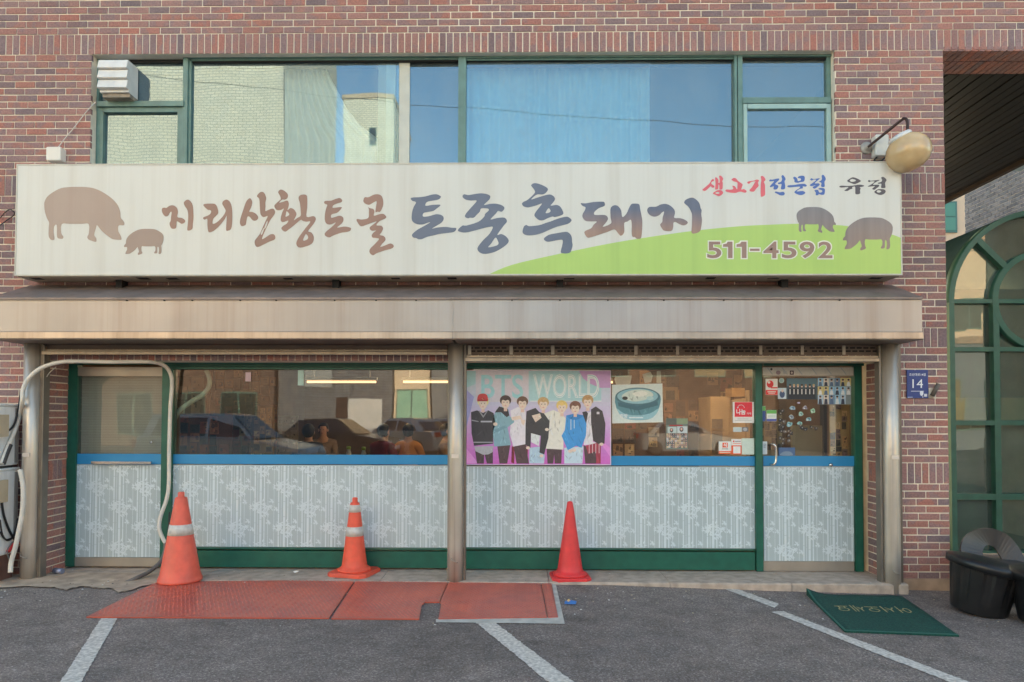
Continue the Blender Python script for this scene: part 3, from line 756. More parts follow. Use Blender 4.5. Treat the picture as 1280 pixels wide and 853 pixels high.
post(570, 432, 724, .11, 'steel post in the middle between the two wide shop windows')
post(1111.5, 432, 741, gz(3.55), 'steel post at the right end next to the blue number plate')

# ================================================================== ROLLER SHUTTERS
def shutters():
    SB = mat('shutter_bar', S(176, 160, 142), .5, .5, noise=(5, .15), streak=(.4, S(110, 92, 80)))
    SD = mat('shutter_slat', S(112, 96, 86), .6, .3, noise=(5, .2))
    r1 = thing('roller_shutter', 'rolled up shutter with pale bottom bar over the left window', 'shutter', (-2.6, -.1, 2.2), 'roller shutters under the canopy')
    m = MB(); m.pbox(52, 437, 559, 439.3, -.13, -.08); m.pbox(52, 439.5, 559, 443.5, -.145, -.08); m.build('bottom_bar', SB, r1)
    m = MB(); m.pbox(54, 431, 559, 436.8, -.105, -.085); m.build('slat', SD, r1)
    for px in (55, 57.4):
        m = MB(); x, _ = W(px, 500, -.1); m.box(x - .01, x + .006, -.14, -.06, .11, 2.28); m.build('guide_rail', mat('rail_grey', S(130, 122, 112), .5, .5, noise=(6, .2)), r1)
    r2 = thing('roller_shutter', 'perforated shutter end with pale bottom bar over the right window and door', 'shutter', (1.6, -.1, 2.2), 'roller shutters under the canopy')
    m = MB(); m.pbox(582, 444.5, 1099, 447.5, -.13, -.08); m.pbox(582, 447.7, 1099, 452, -.145, -.08); m.build('bottom_bar', SB, r2)
    m = MB(); m.pbox(583, 431.5, 1098, 444.2, -.10, -.085); m.build('slat', SD, r2)
    m = MB(); x = 585
    while x < 1094:
        wd = 6.2
        if int((x - 585) / 53) != int((x + wd - 585) / 53): x += 4; continue
        m.pbox(x, 434.2, x + wd, 436.1, -.103, -.09); m.pbox(x + 3, 438.2, x + 3 + wd, 440.1, -.103, -.09); x += 8.4
    m.islands('slot', DARK, r2)
    m = MB()
    for k in range(10): m.pbox(585 + k * 52, 432, 589 + k * 52, 443.5, -.108, -.09)
    m.islands('clip', ALU, r2)
    x, _ = W(1098, 500, -.1); m = MB(); m.box(x - .012, x + .008, -.14, -.06, .11, 2.28); m.build('guide_rail', MATS['rail_grey'], r2)
    m = MB(); m.box(LX0, LX1, -.02, -.005, 2.36, 2.75); 
    bx = thing('shutter_box', 'dark shutter housing hidden under the canopy', 'housing', (0, 0, 2.4)); m.build('back_plate', DARK, bx)
    m = MB(); m.box(LX0 + .05, LX1 - .05, -.07, -.025, 2.30, 2.5); m.build('front_plate', mat('housing', S(74, 66, 60), .7, noise=(5, .3)), bx)
shutters()

# ================================================================== CANOPY
def canopy():
    Y1 = -.50; xl = W(38, 356, 0)[0]; xr = W(1114, 356, 0)[0]; xm = (W(566, 395, Y1)[0])
    z = lambda py, y=Y1: W(640, py, y)[1]
    root = thing('canopy', 'long weathered steel canopy running over the whole shop front', 'canopy', (0, -.25, 2.3))
    zt, zl, zb, z0 = z(373), z(415), z(425), W(640, 432.5, -.01)[1]; zw = W(640, 356.5, 0)[1]
    for a, b, dz in ((xl, xm - .001, 0), (xm + .001, xr, .0015)):
        MB().prism_x([(Y1 + .012, zt - .012 + dz), (Y1 + .012, zl + .004), (Y1 + .03, zl + .004), (Y1 + .03, zt - .012 + dz)], a, b).build('fascia_panel', FASCIA, root)
        m = MB(); m.prism_x([(Y1 - .006, zt + .006 + dz), (Y1 - .006, zt - .012 + dz), (Y1 + .012, zt - .012 + dz), (Y1 + .02, zt - .004 + dz), (0.0, zw - .012), (0.0, zw + dz)], a, b); m.build('roof_panel', FASCIA_TOP, root)
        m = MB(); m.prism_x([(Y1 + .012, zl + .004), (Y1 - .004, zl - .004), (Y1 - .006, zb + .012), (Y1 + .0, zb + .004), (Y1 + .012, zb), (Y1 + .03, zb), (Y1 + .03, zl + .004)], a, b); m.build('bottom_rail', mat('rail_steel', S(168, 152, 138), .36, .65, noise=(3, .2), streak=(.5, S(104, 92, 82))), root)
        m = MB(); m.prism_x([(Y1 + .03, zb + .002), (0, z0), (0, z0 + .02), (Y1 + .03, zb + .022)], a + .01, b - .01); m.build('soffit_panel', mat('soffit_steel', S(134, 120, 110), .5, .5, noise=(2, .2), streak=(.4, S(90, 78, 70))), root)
    for x in (xl + .004, xr - .004):
        m = MB(); m.prism_x([(Y1 + .014, zt - .02), (Y1 + .014, zb + .004), (0, z0 + .02), (0, zw - .014)], x - .003, x + .003); m.build('end_panel', FASCIA, root)
    m = MB(); r = random.Random(3)
    for px in (158, 205, 240, 300, 345, 418, 470, 520, 640, 700, 760, 830, 905, 990, 1050):
        x, zz = W(px, 373, Y1); m.box(x - .006, x + .006, Y1 + .0, Y1 + .02, zt - .022, zt - .013)
    m.islands('bolt', DARK, root)
canopy()

# ================================================================== SIGNBOARD
YS = -.28
def signboard():
    x0, z1 = W(21, 204, YS); x1, z0 = W(1128, 344, YS); z0 = W(640, 344.5, YS)[1]; z1 = W(640, 203.5, YS)[1]
    root = thing('signboard', 'wide cream restaurant sign with brown pigs and brushed Korean lettering over a green hill', 'sign', ((x0 + x1) / 2, YS, z0))
    m = MB(); m.box(x0, x1, YS + .006, -.0, z0 + .004, z1); m.build('cabinet', SIGNBOX, root)
    m = MB(); m.box(x0 + .012, x1 - .012, YS, YS + .0055, z0 + .012, z1 - .012); m.build('face', SIGNFACE, root)
    m = MB()
    m.box(x0, x1, YS - .004, YS + .0058, z0, z0 + .0118); m.box(x0, x1, YS - .004, YS + .0058, z1 - .0118, z1)
    m.box(x0, x0 + .0118, YS - .004, YS + .0058, z0 + .012, z1 - .012); m.box(x1 - .0118, x1, YS - .004, YS + .0058, z0 + .012, z1 - .012); m.build('frame', SIGNBOX, root)
    m = MB(); m.box(x0 + .01, x1 - .01, YS + .012, -.01, z0 - .006, z0 + .0035); m.build('bottom_plate', SIGNUNDER, root)
    m = MB(); r = random.Random(7)
    for px in (45, 178, 214, 360, 495, 566, 712, 890, 968, 1096):
        x, _ = W(px, 347, -.2); m.box(x - .05, x + .03 + r.uniform(0, .04), -.2 + r.uniform(-.03, .03), -.14, z0 - .008, z0 - .004)
    m.islands('drain_slot', DARK, root)
    for px in (150, 420, 700, 980):
        x, _ = W(px, 347, -.1); m = MB(); m.box(x - .03, x + .03, -.12, -.02, 2.80, z0 - .0065); m.build('bracket', DARK, root)
    # green hill
    yh = YS - .001
    curve = [(612, 342.6), (640, 331.3), (690, 319.5), (755, 306), (800, 298.3), (865, 289), (922, 283.3), (960, 281.2), (1000, 280), (1044, 281.5), (1060, 283), (1090, 287.5), (1115, 293.5), (1126.3, 297.6)]
    pts = spline(curve, 4, False); pts += [(1126.3, 342.6)]
    MB().flat([[W(a, b, yh) for a, b in pts]], yh).build('hill', HILL, root)
    # gradient inks: brown, slate, slate fading to brown (as printed)
    def ink(name, top, bot, za, zb):
        mm = bpy.data.materials.new(name); mm.use_nodes = True; n = mm.node_tree; b = n.nodes['Principled BSDF']; b.inputs['Roughness'].default_value = .45; b.inputs['Coat Weight'].default_value = .1
        geo = n.nodes.new('ShaderNodeNewGeometry'); sp = n.nodes.new('ShaderNodeSeparateXYZ'); n.links.new(geo.outputs['Position'], sp.inputs[0])
        mr = n.nodes.new('ShaderNodeMapRange'); mr.inputs[1].default_value = za; mr.inputs[2].default_value = zb; n.links.new(sp.outputs[2], mr.inputs[0])
        t = n.nodes.new('ShaderNodeTexNoise'); t.inputs['Scale'].default_value = 1; mp = n.nodes.new('ShaderNodeMapping'); mp.inputs['Scale'].default_value = (14, 14, .5)
        n.links.new(geo.outputs['Position'], mp.inputs[0]); n.links.new(mp.outputs[0], t.inputs[0])
        mx = n.nodes.new('ShaderNodeMix'); mx.data_type = 'RGBA'; n.links.new(mr.outputs[0], mx.inputs[0]); mx.inputs[6].default_value = bot; mx.inputs[7].default_value = top
        m5 = n.nodes.new('ShaderNodeMapRange'); m5.inputs[1].default_value = .3; m5.inputs[2].default_value = .7; m5.inputs[3].default_value = .88; m5.inputs[4].default_value = 1.12; n.links.new(t.outputs['Fac'], m5.inputs[0])
        sc = n.nodes.new('ShaderNodeVectorMath'); sc.operation = 'SCALE'; n.links.new(mx.outputs[2], sc.inputs[0]); n.links.new(m5.outputs[0], sc.inputs['Scale'])
        n.links.new(sc.outputs[0], b.inputs['Base Color']); return mm
    BR = mat('ink_brown', S(146, 112, 98), .45, noise=(2.5, .14), coat=.1)
    PIG = mat('ink_pig', S(162, 141, 128), .45, noise=(2, .08), streak=(.25, S(150, 122, 108)), coat=.1)
    SL = mat('ink_slate', S(98, 104, 120), .45, noise=(3, .1), coat=.1)
    zA, zB = W(760, 290, YS)[1], W(760, 262, YS)[1]; FADE = ink('ink_fade', S(94, 98, 114), S(150, 120, 104), zA, zB)
    zA, zB = W(1020, 315, YS)[1], W(1020, 262, YS)[1]; FADE2 = ink('ink_pig_fade', S(122, 116, 116), S(140, 118, 106), zA, zB)
    REDI = mat('ink_red', S(208, 92, 100), .45, coat=.1); BLUEI = mat('ink_blue', S(70, 98, 162), .45, coat=.1); BLK = mat('ink_black', S(80, 72, 76), .45, coat=.1)
    yl = YS - .002
    def letter(loops, ox, oy, sc, m_, sub=3):
        L_ = [[W(ox + a / sc, oy + b / sc, yl) for a, b in spline(l, sub)] for l in loops]
        MB().flat(L_, yl).build('letter', m_, root)
    k = 10.6667; q = 14.2222
    A = [  # (origin, scale, ink, loops)
     (195, 235, k, BR, [[(82,275),(110,265),(140,268),(170,245),(215,232),(255,245),(285,280),(293,330),(285,390),(345,402),(385,430),(385,460),(345,480),(315,465),(285,445),(276,455),(270,520),(255,543),(215,545),(192,520),(180,475),(195,440),(200,390),(208,325),(190,325),(165,368),(135,382),(105,365),(80,320)]]),
     (195, 235, k, BR, [[(370,200),(395,168),(430,158),(465,185),(490,235),(498,310),(500,400),(492,480),(487,540),(460,565),(420,568),(418,530),(427,440),(428,350),(415,290),(385,245)]]),
     (195, 235, k, BR, [[(630,232),(660,214),(740,210),(790,218),(818,260),(830,335),(795,380),(762,415),(757,480),(810,460),(860,415),(905,360),(928,305),(905,255),(884,215),(895,178),(940,157),(980,180),(1005,230),(1016,300),(1018,400),(1012,500),(995,555),(965,570),(936,568),(936,500),(942,375),(915,420),(860,490),(800,550),(755,582),(710,593),(693,570),(685,500),(683,415),(650,425),(628,410),(635,392),(690,370),(725,345),(735,310),(715,297),(685,290)]]),
     (290, 230, k, BR, [[(235,192),(262,215),(270,255),(255,315),(230,370),(270,375),(320,400),(350,445),(335,480),(300,493),(268,480),(240,445),(210,435),(195,480),(185,540),(165,557),(128,563),(106,530),(108,480),(125,420),(155,330),(190,235)]]),
     (290, 230, k, BR, [[(332,165),(365,120),(400,107),(432,125),(456,190),(445,250),(447,300),(445,362),(480,350),(535,330),(565,345),(575,385),(550,430),(510,485),(470,565),(430,650),(400,735),(440,720),(510,675),(560,675),(578,710),(565,745),(500,770),(420,810),(345,843),(310,820),(303,760),(340,710),(375,660),(410,580),(450,490),(475,430),(420,445),(385,415),(375,370),(370,290),(362,200)], [(382,670),(400,625),(424,588),(432,592),(415,640),(398,678)], [(430,590),(452,525),(474,492),(470,535),(446,592)]]),
     (290, 230, k, BR, [[(615,115),(632,85),(660,77),(700,95),(738,130),(747,165),(730,200),(700,212),(668,212),(630,250),(680,240),(735,222),(757,255),(755,300),(740,352),(780,322),(830,345),(860,400),(845,445),(825,487),(870,455),(915,425),(915,350),(905,260),(887,190),(905,155),(950,142),(990,150),(1003,190),(1003,320),(995,440),(1085,430),(1118,462),(1100,515),(1060,570),(1015,632),(1060,650),(1090,705),(1085,765),(1055,805),(1000,830),(920,850),(875,838),(857,795),(875,740),(920,670),(980,590),(1045,505),(990,505),(945,495),(918,480),(860,525),(800,575),(760,605),(715,637),(680,625),(658,590),(690,555),(730,530),(750,490),(700,507),(665,508),(648,480),(655,430),(670,380),(690,330),(650,350),(600,350),(575,325),(565,290),(590,260),(640,215),(650,200),(640,160)], [(730,366),(764,405),(745,428),(714,438),(720,402)], [(985,672),(1013,702),(1008,735),(975,755),(948,753),(962,710)]]),
     (395, 240, k, BR, [[(107,135),(130,120),(200,118),(260,95),(320,83),(350,115),(335,140),(285,155),(230,180),(222,213),(270,210),(335,203),(340,220),(285,278),(210,300),(203,345),(255,335),(315,318),(360,340),(365,385),(340,425),(280,478),(370,463),(430,470),(467,485),(455,520),(410,535),(340,545),(270,567),(215,590),(180,608),(135,595),(115,565),(135,530),(190,485),(240,440),(262,408),(215,430),(175,437),(135,420),(117,370),(120,290),(135,220),(150,175),(118,160)]]),
     (395, 240, k, BR, [[(632,110),(650,72),(700,72),(780,35),(850,38),(885,75),(897,140),(890,200),(855,265),(820,265),(793,273),(797,215),(808,130),(770,140),(710,173),(660,160),(635,135)]]),
     (395, 240, k, BR, [[(693,207),(720,218),(765,230),(780,265),(772,318),(840,300),(900,295),(938,335),(915,360),(850,390),(805,445),(870,452),(895,490),(870,545),(850,575),(905,590),(928,635),(900,675),(885,690),(857,735),(920,715),(995,688),(1037,720),(1010,755),(920,780),(805,820),(770,845),(735,835),(712,800),(725,755),(780,700),(840,630),(790,615),(755,610),(742,580),(765,545),(800,517),(750,520),(720,500),(718,470),(750,445),(810,395),(740,415),(670,440),(610,460),(575,440),(540,380),(555,362),(610,370),(695,350),(705,280),(705,230)]]),
     (505, 240, k, SL, [[(88,90),(120,75),(200,72),(290,60),(360,40),(430,32),(480,52),(492,70),(465,100),(400,115),(320,130),(290,155),(290,187),(370,175),(470,170),(483,185),(440,220),(390,255),(310,270),(258,285),(255,330),(330,325),(390,308),(440,298),(505,313),(530,355),(500,410),(430,455),(375,490),(450,475),(560,468),(640,480),(690,482),(697,500),(665,535),(570,550),(470,563),(400,580),(310,600),(240,630),(190,632),(165,618),(125,610),(105,580),(125,550),(180,505),(270,455),(350,407),(310,415),(250,435),(180,433),(125,405),(102,360),(108,270),(130,200),(160,140),(110,120)]]),
     (565, 240, k, SL, [[(140,65),(160,33),(220,43),(300,30),(390,20),(470,32),(510,58),(495,105),(425,175),(500,162),(580,158),(660,177),(700,215),(665,265),(615,255),(585,290),(550,325),(515,370),(600,350),(700,345),(733,395),(690,450),(605,572),(655,562),(720,595),(757,650),(730,700),(650,760),(560,805),(450,828),(380,815),(340,770),(355,720),(420,640),(500,560),(545,470),(490,470),(400,490),(290,520),(180,543),(110,535),(77,510),(140,450),(190,450),(350,400),(430,330),(440,295),(485,255),(490,235),(470,222),(390,222),(370,265),(335,300),(290,345),(240,345),(210,353),(172,330),(190,285),(250,215),(330,120),(250,117),(180,103)], [(580,610),(610,652),(620,690),(590,718),(484,740),(522,690)]]),
     (640, 225, k, SL, [[(255,75),(275,52),(320,45),(390,65),(450,95),(480,125),(455,170),(410,195),(340,195),(290,225),(258,262),(330,240),(420,212),(500,195),(550,215),(575,255),(550,300),(515,345),(590,335),(640,355),(675,410),(683,455),(640,480),(570,497),(540,490),(480,510),(420,538),(370,540),(330,515),(298,470),(330,410),(400,318),(330,340),(255,360),(200,368),(150,350),(133,315),(160,290),(210,265),(300,180),(300,140),(275,105)], [(487,378),(514,412),(498,436),(462,445),(450,433)]]),
     (640, 225, k, SL, [[(140,690),(160,620),(195,603),(230,618),(360,605),(450,575),(520,553),(620,515),(720,492),(765,505),(795,540),(760,580),(700,600),(600,625),(500,665),(400,710),(300,735),(210,740),(160,725)]]),
     (635, 245, k, SL, [[(477,575),(510,540),(560,515),(650,498),(770,480),(820,500),(850,550),(855,620),(862,655),(850,710),(830,755),(790,768),(735,768),(705,755),(710,710),(723,660),(727,590),(660,592),(590,605),(540,612),(505,605)]]),
     (715, 235, k, FADE, [[(117,205),(180,207),(280,190),(400,185),(433,195),(435,240),(360,270),(310,310),(295,335),(310,362),(440,363),(480,405),(460,455),(410,520),(520,475),(515,400),(512,290),(530,250),(570,232),(615,245),(655,300),(672,390),(725,345),(760,270),(790,220),(830,210),(895,220),(908,280),(925,360),(938,450),(932,600),(915,675),(860,678),(840,658),(805,650),(795,590),(797,500),(785,425),(740,450),(697,470),(697,590),(652,640),(610,600),(565,555),(480,585),(370,622),(250,660),(200,660),(165,600),(185,570),(255,540),(290,490),(330,450),(250,447),(180,440),(140,390),(145,345),(170,300),(180,260),(140,240)]]),
     (795, 235, k, FADE, [[(150,290),(180,255),(265,252),(330,222),(400,215),(460,240),(510,290),(520,340),(510,400),(590,405),(660,430),(692,465),(660,495),(620,500),(570,480),(530,458),(500,465),(495,530),(470,575),(380,573),(345,540),(322,490),(350,455),(355,400),(375,320),(345,330),(310,365),(250,385),(195,370),(160,335)]]),
     (795, 235, k, FADE, [[(642,190),(670,155),(745,130),(800,155),(845,205),(862,270),(876,300),(870,350),(880,430),(870,520),(855,575),(810,603),(743,603),(745,500),(747,370),(735,320),(700,255),(655,215)]]),
     (875, 210, q, REDI, [[(45,385),(110,330),(170,275),(205,215),(235,200),(250,218),(240,240),(215,245),(200,280),(240,310),(258,330),(240,353),(210,350),(190,330),(150,365),(110,400),(75,412),(50,400)]]),
     (875, 210, q, REDI, [[(268,180),(290,170),(320,200),(330,235),(325,265),(345,265),(352,220),(340,145),(370,140),(400,170),(412,200),(395,240),(405,270),(400,370),(370,387),(345,380),(342,310),(325,305),(322,375),(275,387),(268,370),(275,280)]]),
     (875, 210, q, REDI, [[(228,455),(270,420),(320,397),(380,400),(412,440),(385,480),(335,505),(290,488)], [(270,450),(310,430),(343,440),(333,463)]]),
     (875, 210, q, REDI, [[(560,205),(600,180),(640,190),(680,235),(755,290),(750,330),(735,385),(780,378),(828,410),(815,440),(780,440),(730,425),(680,430),(620,447),(500,435),(450,410),(470,385),(520,388),(570,385),(590,370),(585,340),(570,320),(610,322),(640,355),(660,382),(665,330),(662,262),(610,245),(575,225)]]),
     (875, 210, q, REDI, [[(838,260),(870,240),(960,228),(1010,208),(1050,225),(1030,265),(1043,320),(1000,370),(960,420),(900,420),(880,395),(920,350),(975,260),(985,240),(915,250),(870,285)]]),
     (875, 210, q, REDI, [[(1080,155),(1110,145),(1140,165),(1165,215),(1135,250),(1155,300),(1157,400),(1155,480),(1120,507),(1080,500),(1080,300),(1090,220)]]),
     (955, 210, q, BLUEI, [[(95,240),(105,208),(150,210),(240,190),(270,195),(265,220),(225,255),(200,290),(255,320),(235,375),(195,387),(168,375),(175,330),(150,335),(110,345),(110,320),(180,240),(130,240)]]),
     (955, 210, q, BLUEI, [[(310,150),(340,130),(385,195),(365,240),(375,300),(372,370),(330,385),(300,370),(312,290),(262,292),(248,265),(300,250),(322,200)]]),
     (955, 210, q, BLUEI, [[(192,440),(210,420),(280,435),(340,425),(370,455),(350,488),(290,490),(240,465)]]),
     (955, 210, q, BLUEI, [[(518,180),(545,157),(590,190),(605,235),(655,220),(650,190),(600,180),(620,150),(690,140),(725,165),(712,240),(640,255),(605,267),(545,255),(540,215)]]),
     (955, 210, q, BLUEI, [[(413,330),(440,310),(530,305),(620,290),(720,285),(762,315),(740,335),(690,330),(690,365),(640,375),(580,420),(690,412),(733,440),(710,470),(650,485),(580,465),(540,435),(570,400),(625,365),(640,335),(540,340),(450,348)]]),
     (955, 210, q, BLUEI, [[(820,205),(850,185),(880,200),(990,185),(960,220),(900,275),(970,275),(990,300),(950,340),(905,370),(870,360),(875,335),(920,310),(840,325),(815,305),(870,265),(930,215),(880,210),(850,227)]]),
     (955, 210, q, BLUEI, [[(1025,140),(1055,125),(1090,170),(1097,210),(1075,250),(1080,330),(1040,343),(1015,325),(1020,268),(975,250),(1015,225),(1030,190)]]),
     (955, 210, q, BLUEI, [[(895,405),(930,390),(965,400),(985,440),(1030,430),(1030,400),(970,380),(985,360),(1050,360),(1083,385),(1072,470),(1020,480),(975,465),(965,485),(920,485),(920,440)]]),
     (1035, 210, q, BLK, [[(340,235),(400,185),(450,168),(530,195),(585,235),(530,270),(470,290),(410,270)], [(387,225),(430,197),(497,220),(470,243),(415,248)]]),
     (1035, 210, q, BLK, [[(200,335),(240,317),(340,322),(450,315),(560,298),(640,315),(620,335),(565,345),(580,365),(570,400),(572,450),(545,468),(490,465),(485,400),(480,335),(430,345),(435,370),(390,385),(345,412),(290,405),(330,375),(360,342),(240,352)]]),
     (1035, 210, q, BLK, [[(708,235),(735,215),(760,230),(900,215),(910,225),(850,255),(800,300),(900,300),(905,330),(860,365),(825,390),(785,375),(815,345),(830,325),(740,335),(705,330),(760,300),(830,245),(760,242),(735,255)]]),
     (1035, 210, q, BLK, [[(945,175),(980,160),(1025,190),(1040,225),(1015,270),(1022,350),(985,360),(943,350),(950,285),(900,285),(885,268),(945,250),(962,215)]]),
     (1035, 210, q, BLK, [[(822,430),(880,385),(940,378),(1000,385),(1027,420),(1000,460),(940,482),(880,470)], [(865,418),(895,398),(948,415),(920,438),(885,438)]]),
    ]
    for ox, oy, sc, m_, loops in A: letter(loops, ox, oy, sc, m_)
    pig = [(55,330),(65,280),(100,220),(180,160),(280,110),(400,95),(500,93),(600,95),(700,108),(800,145),(900,205),(980,270),(1040,345),(1070,430),(1077,505),(1105,540),(1125,575),(1115,607),(1060,605),(1042,630),(1045,690),(1075,745),(1087,790),(1070,802),(980,795),(930,770),(830,690),(765,610),(750,630),(722,735),(750,780),(745,828),(690,815),(645,795),(630,760),(650,715),(648,590),(560,588),(400,588),(290,590),(282,710),(310,755),(300,787),(240,780),(225,740),(222,605),(190,620),(182,700),(192,795),(145,800),(115,750),(115,640),(120,570),(95,520),(65,430)]
    def pig_at(xa, xb, ya, yb, m_, flip=False):
        pts = [((p[0] - 55) / 1070.0, (p[1] - 93) / 735.0) for p in pig]
        pts = [((1 - a if flip else a), b) for a, b in pts]
        MB().flat([[W(xa + a * (xb - xa), ya + b * (yb - ya), yl) for a, b in spline(pts, 3)]], yl).build('pig', m_, root)
    pig_at(55.2, 155.5, 233.8, 302.5, PIG); pig_at(155, 204.6, 286.3, 318.8, mat('ink_pig_small', S(152, 130, 118), .45, noise=(2, .08), coat=.1), True)
    pig_at(995.7, 1045, 259, 291.2, FADE2); pig_at(1053.6, 1116, 272, 313.2, FADE2, True)
    # telephone number
    glyphs = [('5', 884, 901.7), ('1', 903.8, 915.7), ('1', 920.7, 933.2), ('-', 937.5, 949.5), ('4', 954.3, 973.3), ('5', 977.4, 995.7), ('9', 999.5, 1018), ('2', 1023, 1040.6)]
    OW = mat('outline_white', S(214, 212, 196), .45); IN = mat('ink_number', S(148, 118, 104), .45, noise=(3, .1))
    for ch, xa, xb in glyphs:
        for nm, g_, y_, off, mt in (('number_outline', 1.5, YS - .003, .05, OW), ('number', 0, YS - .004, .02, IN)):
            m = MB()
            if ch == '1':
                u = lambda t: xa + t * (xb - xa); P = [(u(.50) - g_, 302.3 - g_), (u(1) + g_, 302.3 - g_), (u(1) + g_, 322.8 + g_), (u(.53) - g_, 322.8 + g_), (u(.53) - g_, 308.8 + g_), (xa - g_, 308.8 + g_), (xa - g_, 305.6 - g_ * .6), (u(.36) - g_, 304.8 - g_)]
                m.flat([[W(a, b, y_) for a, b in P]], y_)
            elif ch == '-': m.flat([[W(a, b, y_) for a, b in ((xa - g_, 311 - g_), (xb + g_, 311 - g_), (xb + g_, 313.9 + g_), (xa - g_, 313.9 + g_))]], y_)
            else: add_text(m, ch, xa - g_, 302.2 - g_, xb + g_, 323 + g_, y_, off)
            m.build(nm, mt, root)
signboard()

# ================================================================== POSTERS AND STICKERS
def group_poster():
    P = Print(YF - .012, 570, 440, 5.333); m = P
    m.sheet(63, 122, 1034, 756, (214, 198, 214))
    n = 24; stops = [(0, (186, 204, 212)), (.3, (194, 196, 216)), (.5, (204, 182, 216)), (.72, (204, 144, 206)), (1, (206, 104, 192))]
    def g(t):
        for (a, ca), (b, cb) in zip(stops, stops[1:]):
            if t <= b: u = (t - a) / (b - a); return tuple(ca[i] + (cb[i] - ca[i]) * u for i in range(3))
        return stops[-1][1]
    for i in range(n):
        m.rect(66, 128 + i * 25.9, 1028, 128 + (i + 1) * 25.9, g((i + .5) / n), 1)
    m.poly([(66, 128), (130, 128), (130, 215), (66, 240)], (162, 200, 206), 2)
    m.rect(132, 128, 484, 335, (206, 198, 208), 2); m.rect(486, 128, 968, 330, (166, 202, 208), 2)
    m.poly([(820, 128), (1028, 128), (1028, 240), (960, 240), (900, 215), (850, 180)], (192, 150, 198), 3, False)
    m.poly([(66, 640), (150, 745), (66, 745)], (222, 150, 214), 2); m.poly([(930, 560), (1028, 640), (1028, 700)], (222, 140, 210), 2); m.poly([(66, 250), (120, 300), (66, 520)], (160, 160, 210), 2)
    m.rect(500, 124, 970, 127, (226, 228, 230), 4); m.rect(495, 326, 970, 331, (226, 228, 230), 4)
    m.text('BTS', 168, 152, 448, 310, (156, 204, 211), 4, .012)
    m.text('WORLD', 515, 150, 955, 308, (224, 230, 230), 4, .02); m.text('WORLD', 520, 155, 950, 303, (164, 200, 207), 5, -.004); m.text('WORLD', 524, 160, 946, 298, (226, 230, 230), 6, -.022)
    base_poly = m.poly; cnt = [0]
    def rich(pts, col, layer=1, smooth=False, k=1.15):
        base_poly(pts, col, layer, smooth, k)
        if 5 <= layer <= 9 and len(pts) >= 4:
            xs = [p[0] for p in pts]; ys = [p[1] for p in pts]; A = (max(xs) - min(xs)) * (max(ys) - min(ys))
            if A > 2500: cnt[0] += 1; m.poly = base_poly; m.folds(pts, col, layer + .4, int(min(26, 4 + A / 900)), cnt[0], min(70, (max(ys) - min(ys)) * .4)); m.poly = rich
        return m
    m.poly = rich
    skin = (236, 206, 190); blk = (68, 63, 67); drk = (88, 68, 72); dn = (176, 200, 218)
    def head(cx, cy, hair, tilt=0.0, w_=31, h_=41, fringe=.2):
        m.ell(cx, cy - 14, w_ + 7, h_ - 6, hair, 11, 20, tilt); m.rect(cx - 11, cy + 22, cx + 11, cy + 58, (224, 190, 174), 10)
        m.ell(cx, cy + 4, w_ - 4, h_ - 6, skin, 12, 20, tilt); m.folds([(cx - w_, cy - 18), (cx - w_ + 6, cy - 36), (cx, cy - 46), (cx + w_ - 4, cy - 34), (cx + w_, cy - 14)], hair, 14, 9, int(cx), 26); m.poly([(cx - w_ + 5, cy + 2), (cx - w_ + 8, cy - 10), (cx - w_ * .3, cy + 34), (cx - 12, cy + 30)], (218, 184, 166), 12.5); m.poly([(cx - w_, cy - 14), (cx - w_ + 6, cy - 36), (cx, cy - 46), (cx + w_ - 4, cy - 34), (cx + w_, cy - 10), (cx + w_ * .5, cy - 18), (cx, cy - 12), (cx - w_ * .5, cy - 18)], hair, 13, True)
        for s in (-1, 1): m.ell(cx + s * 11, cy + 1, 4, 2.2, (104, 80, 74), 13); m.poly([(cx + s * 5, cy - 6), (cx + s * 17, cy - 7), (cx + s * 17, cy - 5), (cx + s * 5, cy - 4)], (176, 140, 122), 13)
        m.poly([(cx - 2, cy + 10), (cx + 2, cy + 10), (cx + 3, cy + 14), (cx - 3, cy + 14)], (216, 176, 160), 13); m.ell(cx, cy + 22, 8, 2.6, (212, 140, 138), 13)
    def hand(x, y, r=13): m.ell(x, y, r, r * .8, skin, 12)
    # from the left: black sweater, denim hooded jacket, white shirt, black jacket, cream jumper, blue hoodie, black jacket
    m.poly([(125, 640), (188, 680), (186, 745), (140, 745)], drk, 6); m.poly([(190, 680), (246, 655), (246, 745), (206, 745)], drk, 6)
    m.poly([(122, 632), (248, 628), (245, 668), (215, 684), (180, 686), (130, 662)], (182, 178, 182), 7)
    m.poly([(100, 402), (140, 390), (180, 408), (215, 390), (250, 408), (264, 480), (248, 525), (246, 612), (120, 626), (104, 545)], blk, 8); m.rect(116, 600, 246, 606, (176, 172, 176), 9); m.rect(165, 460, 240, 470, (186, 182, 188), 9)
    m.poly([(104, 452), (150, 462), (150, 468), (104, 460)], (160, 156, 160), 9); m.poly([(150, 395), (182, 440), (212, 395), (206, 392), (182, 426), (158, 392)], (150, 146, 150), 9)
    head(180, 345, (232, 216, 150)); m.poly([(143, 332), (148, 290), (178, 278), (206, 288), (213, 326), (180, 316)], (196, 58, 58), 14, True); m.rect(146, 318, 212, 330, (172, 44, 48), 15); hand(262, 482, 15)
    m.poly([(275, 626), (362, 620), (342, 745), (290, 745)], drk, 6); m.poly([(250, 432), (270, 385), (300, 366), (350, 382), (358, 430), (386, 446), (388, 470), (344, 504), (366, 622), (255, 632), (245, 545)], (136, 172, 184), 8)
    m.poly([(258, 405), (288, 364), (345, 382), (356, 424), (338, 436), (300, 402)], (64, 56, 60), 9); m.poly([(250, 520), (330, 490), (340, 504), (252, 545)], (120, 156, 170), 9); head(330, 338, (84, 62, 58))
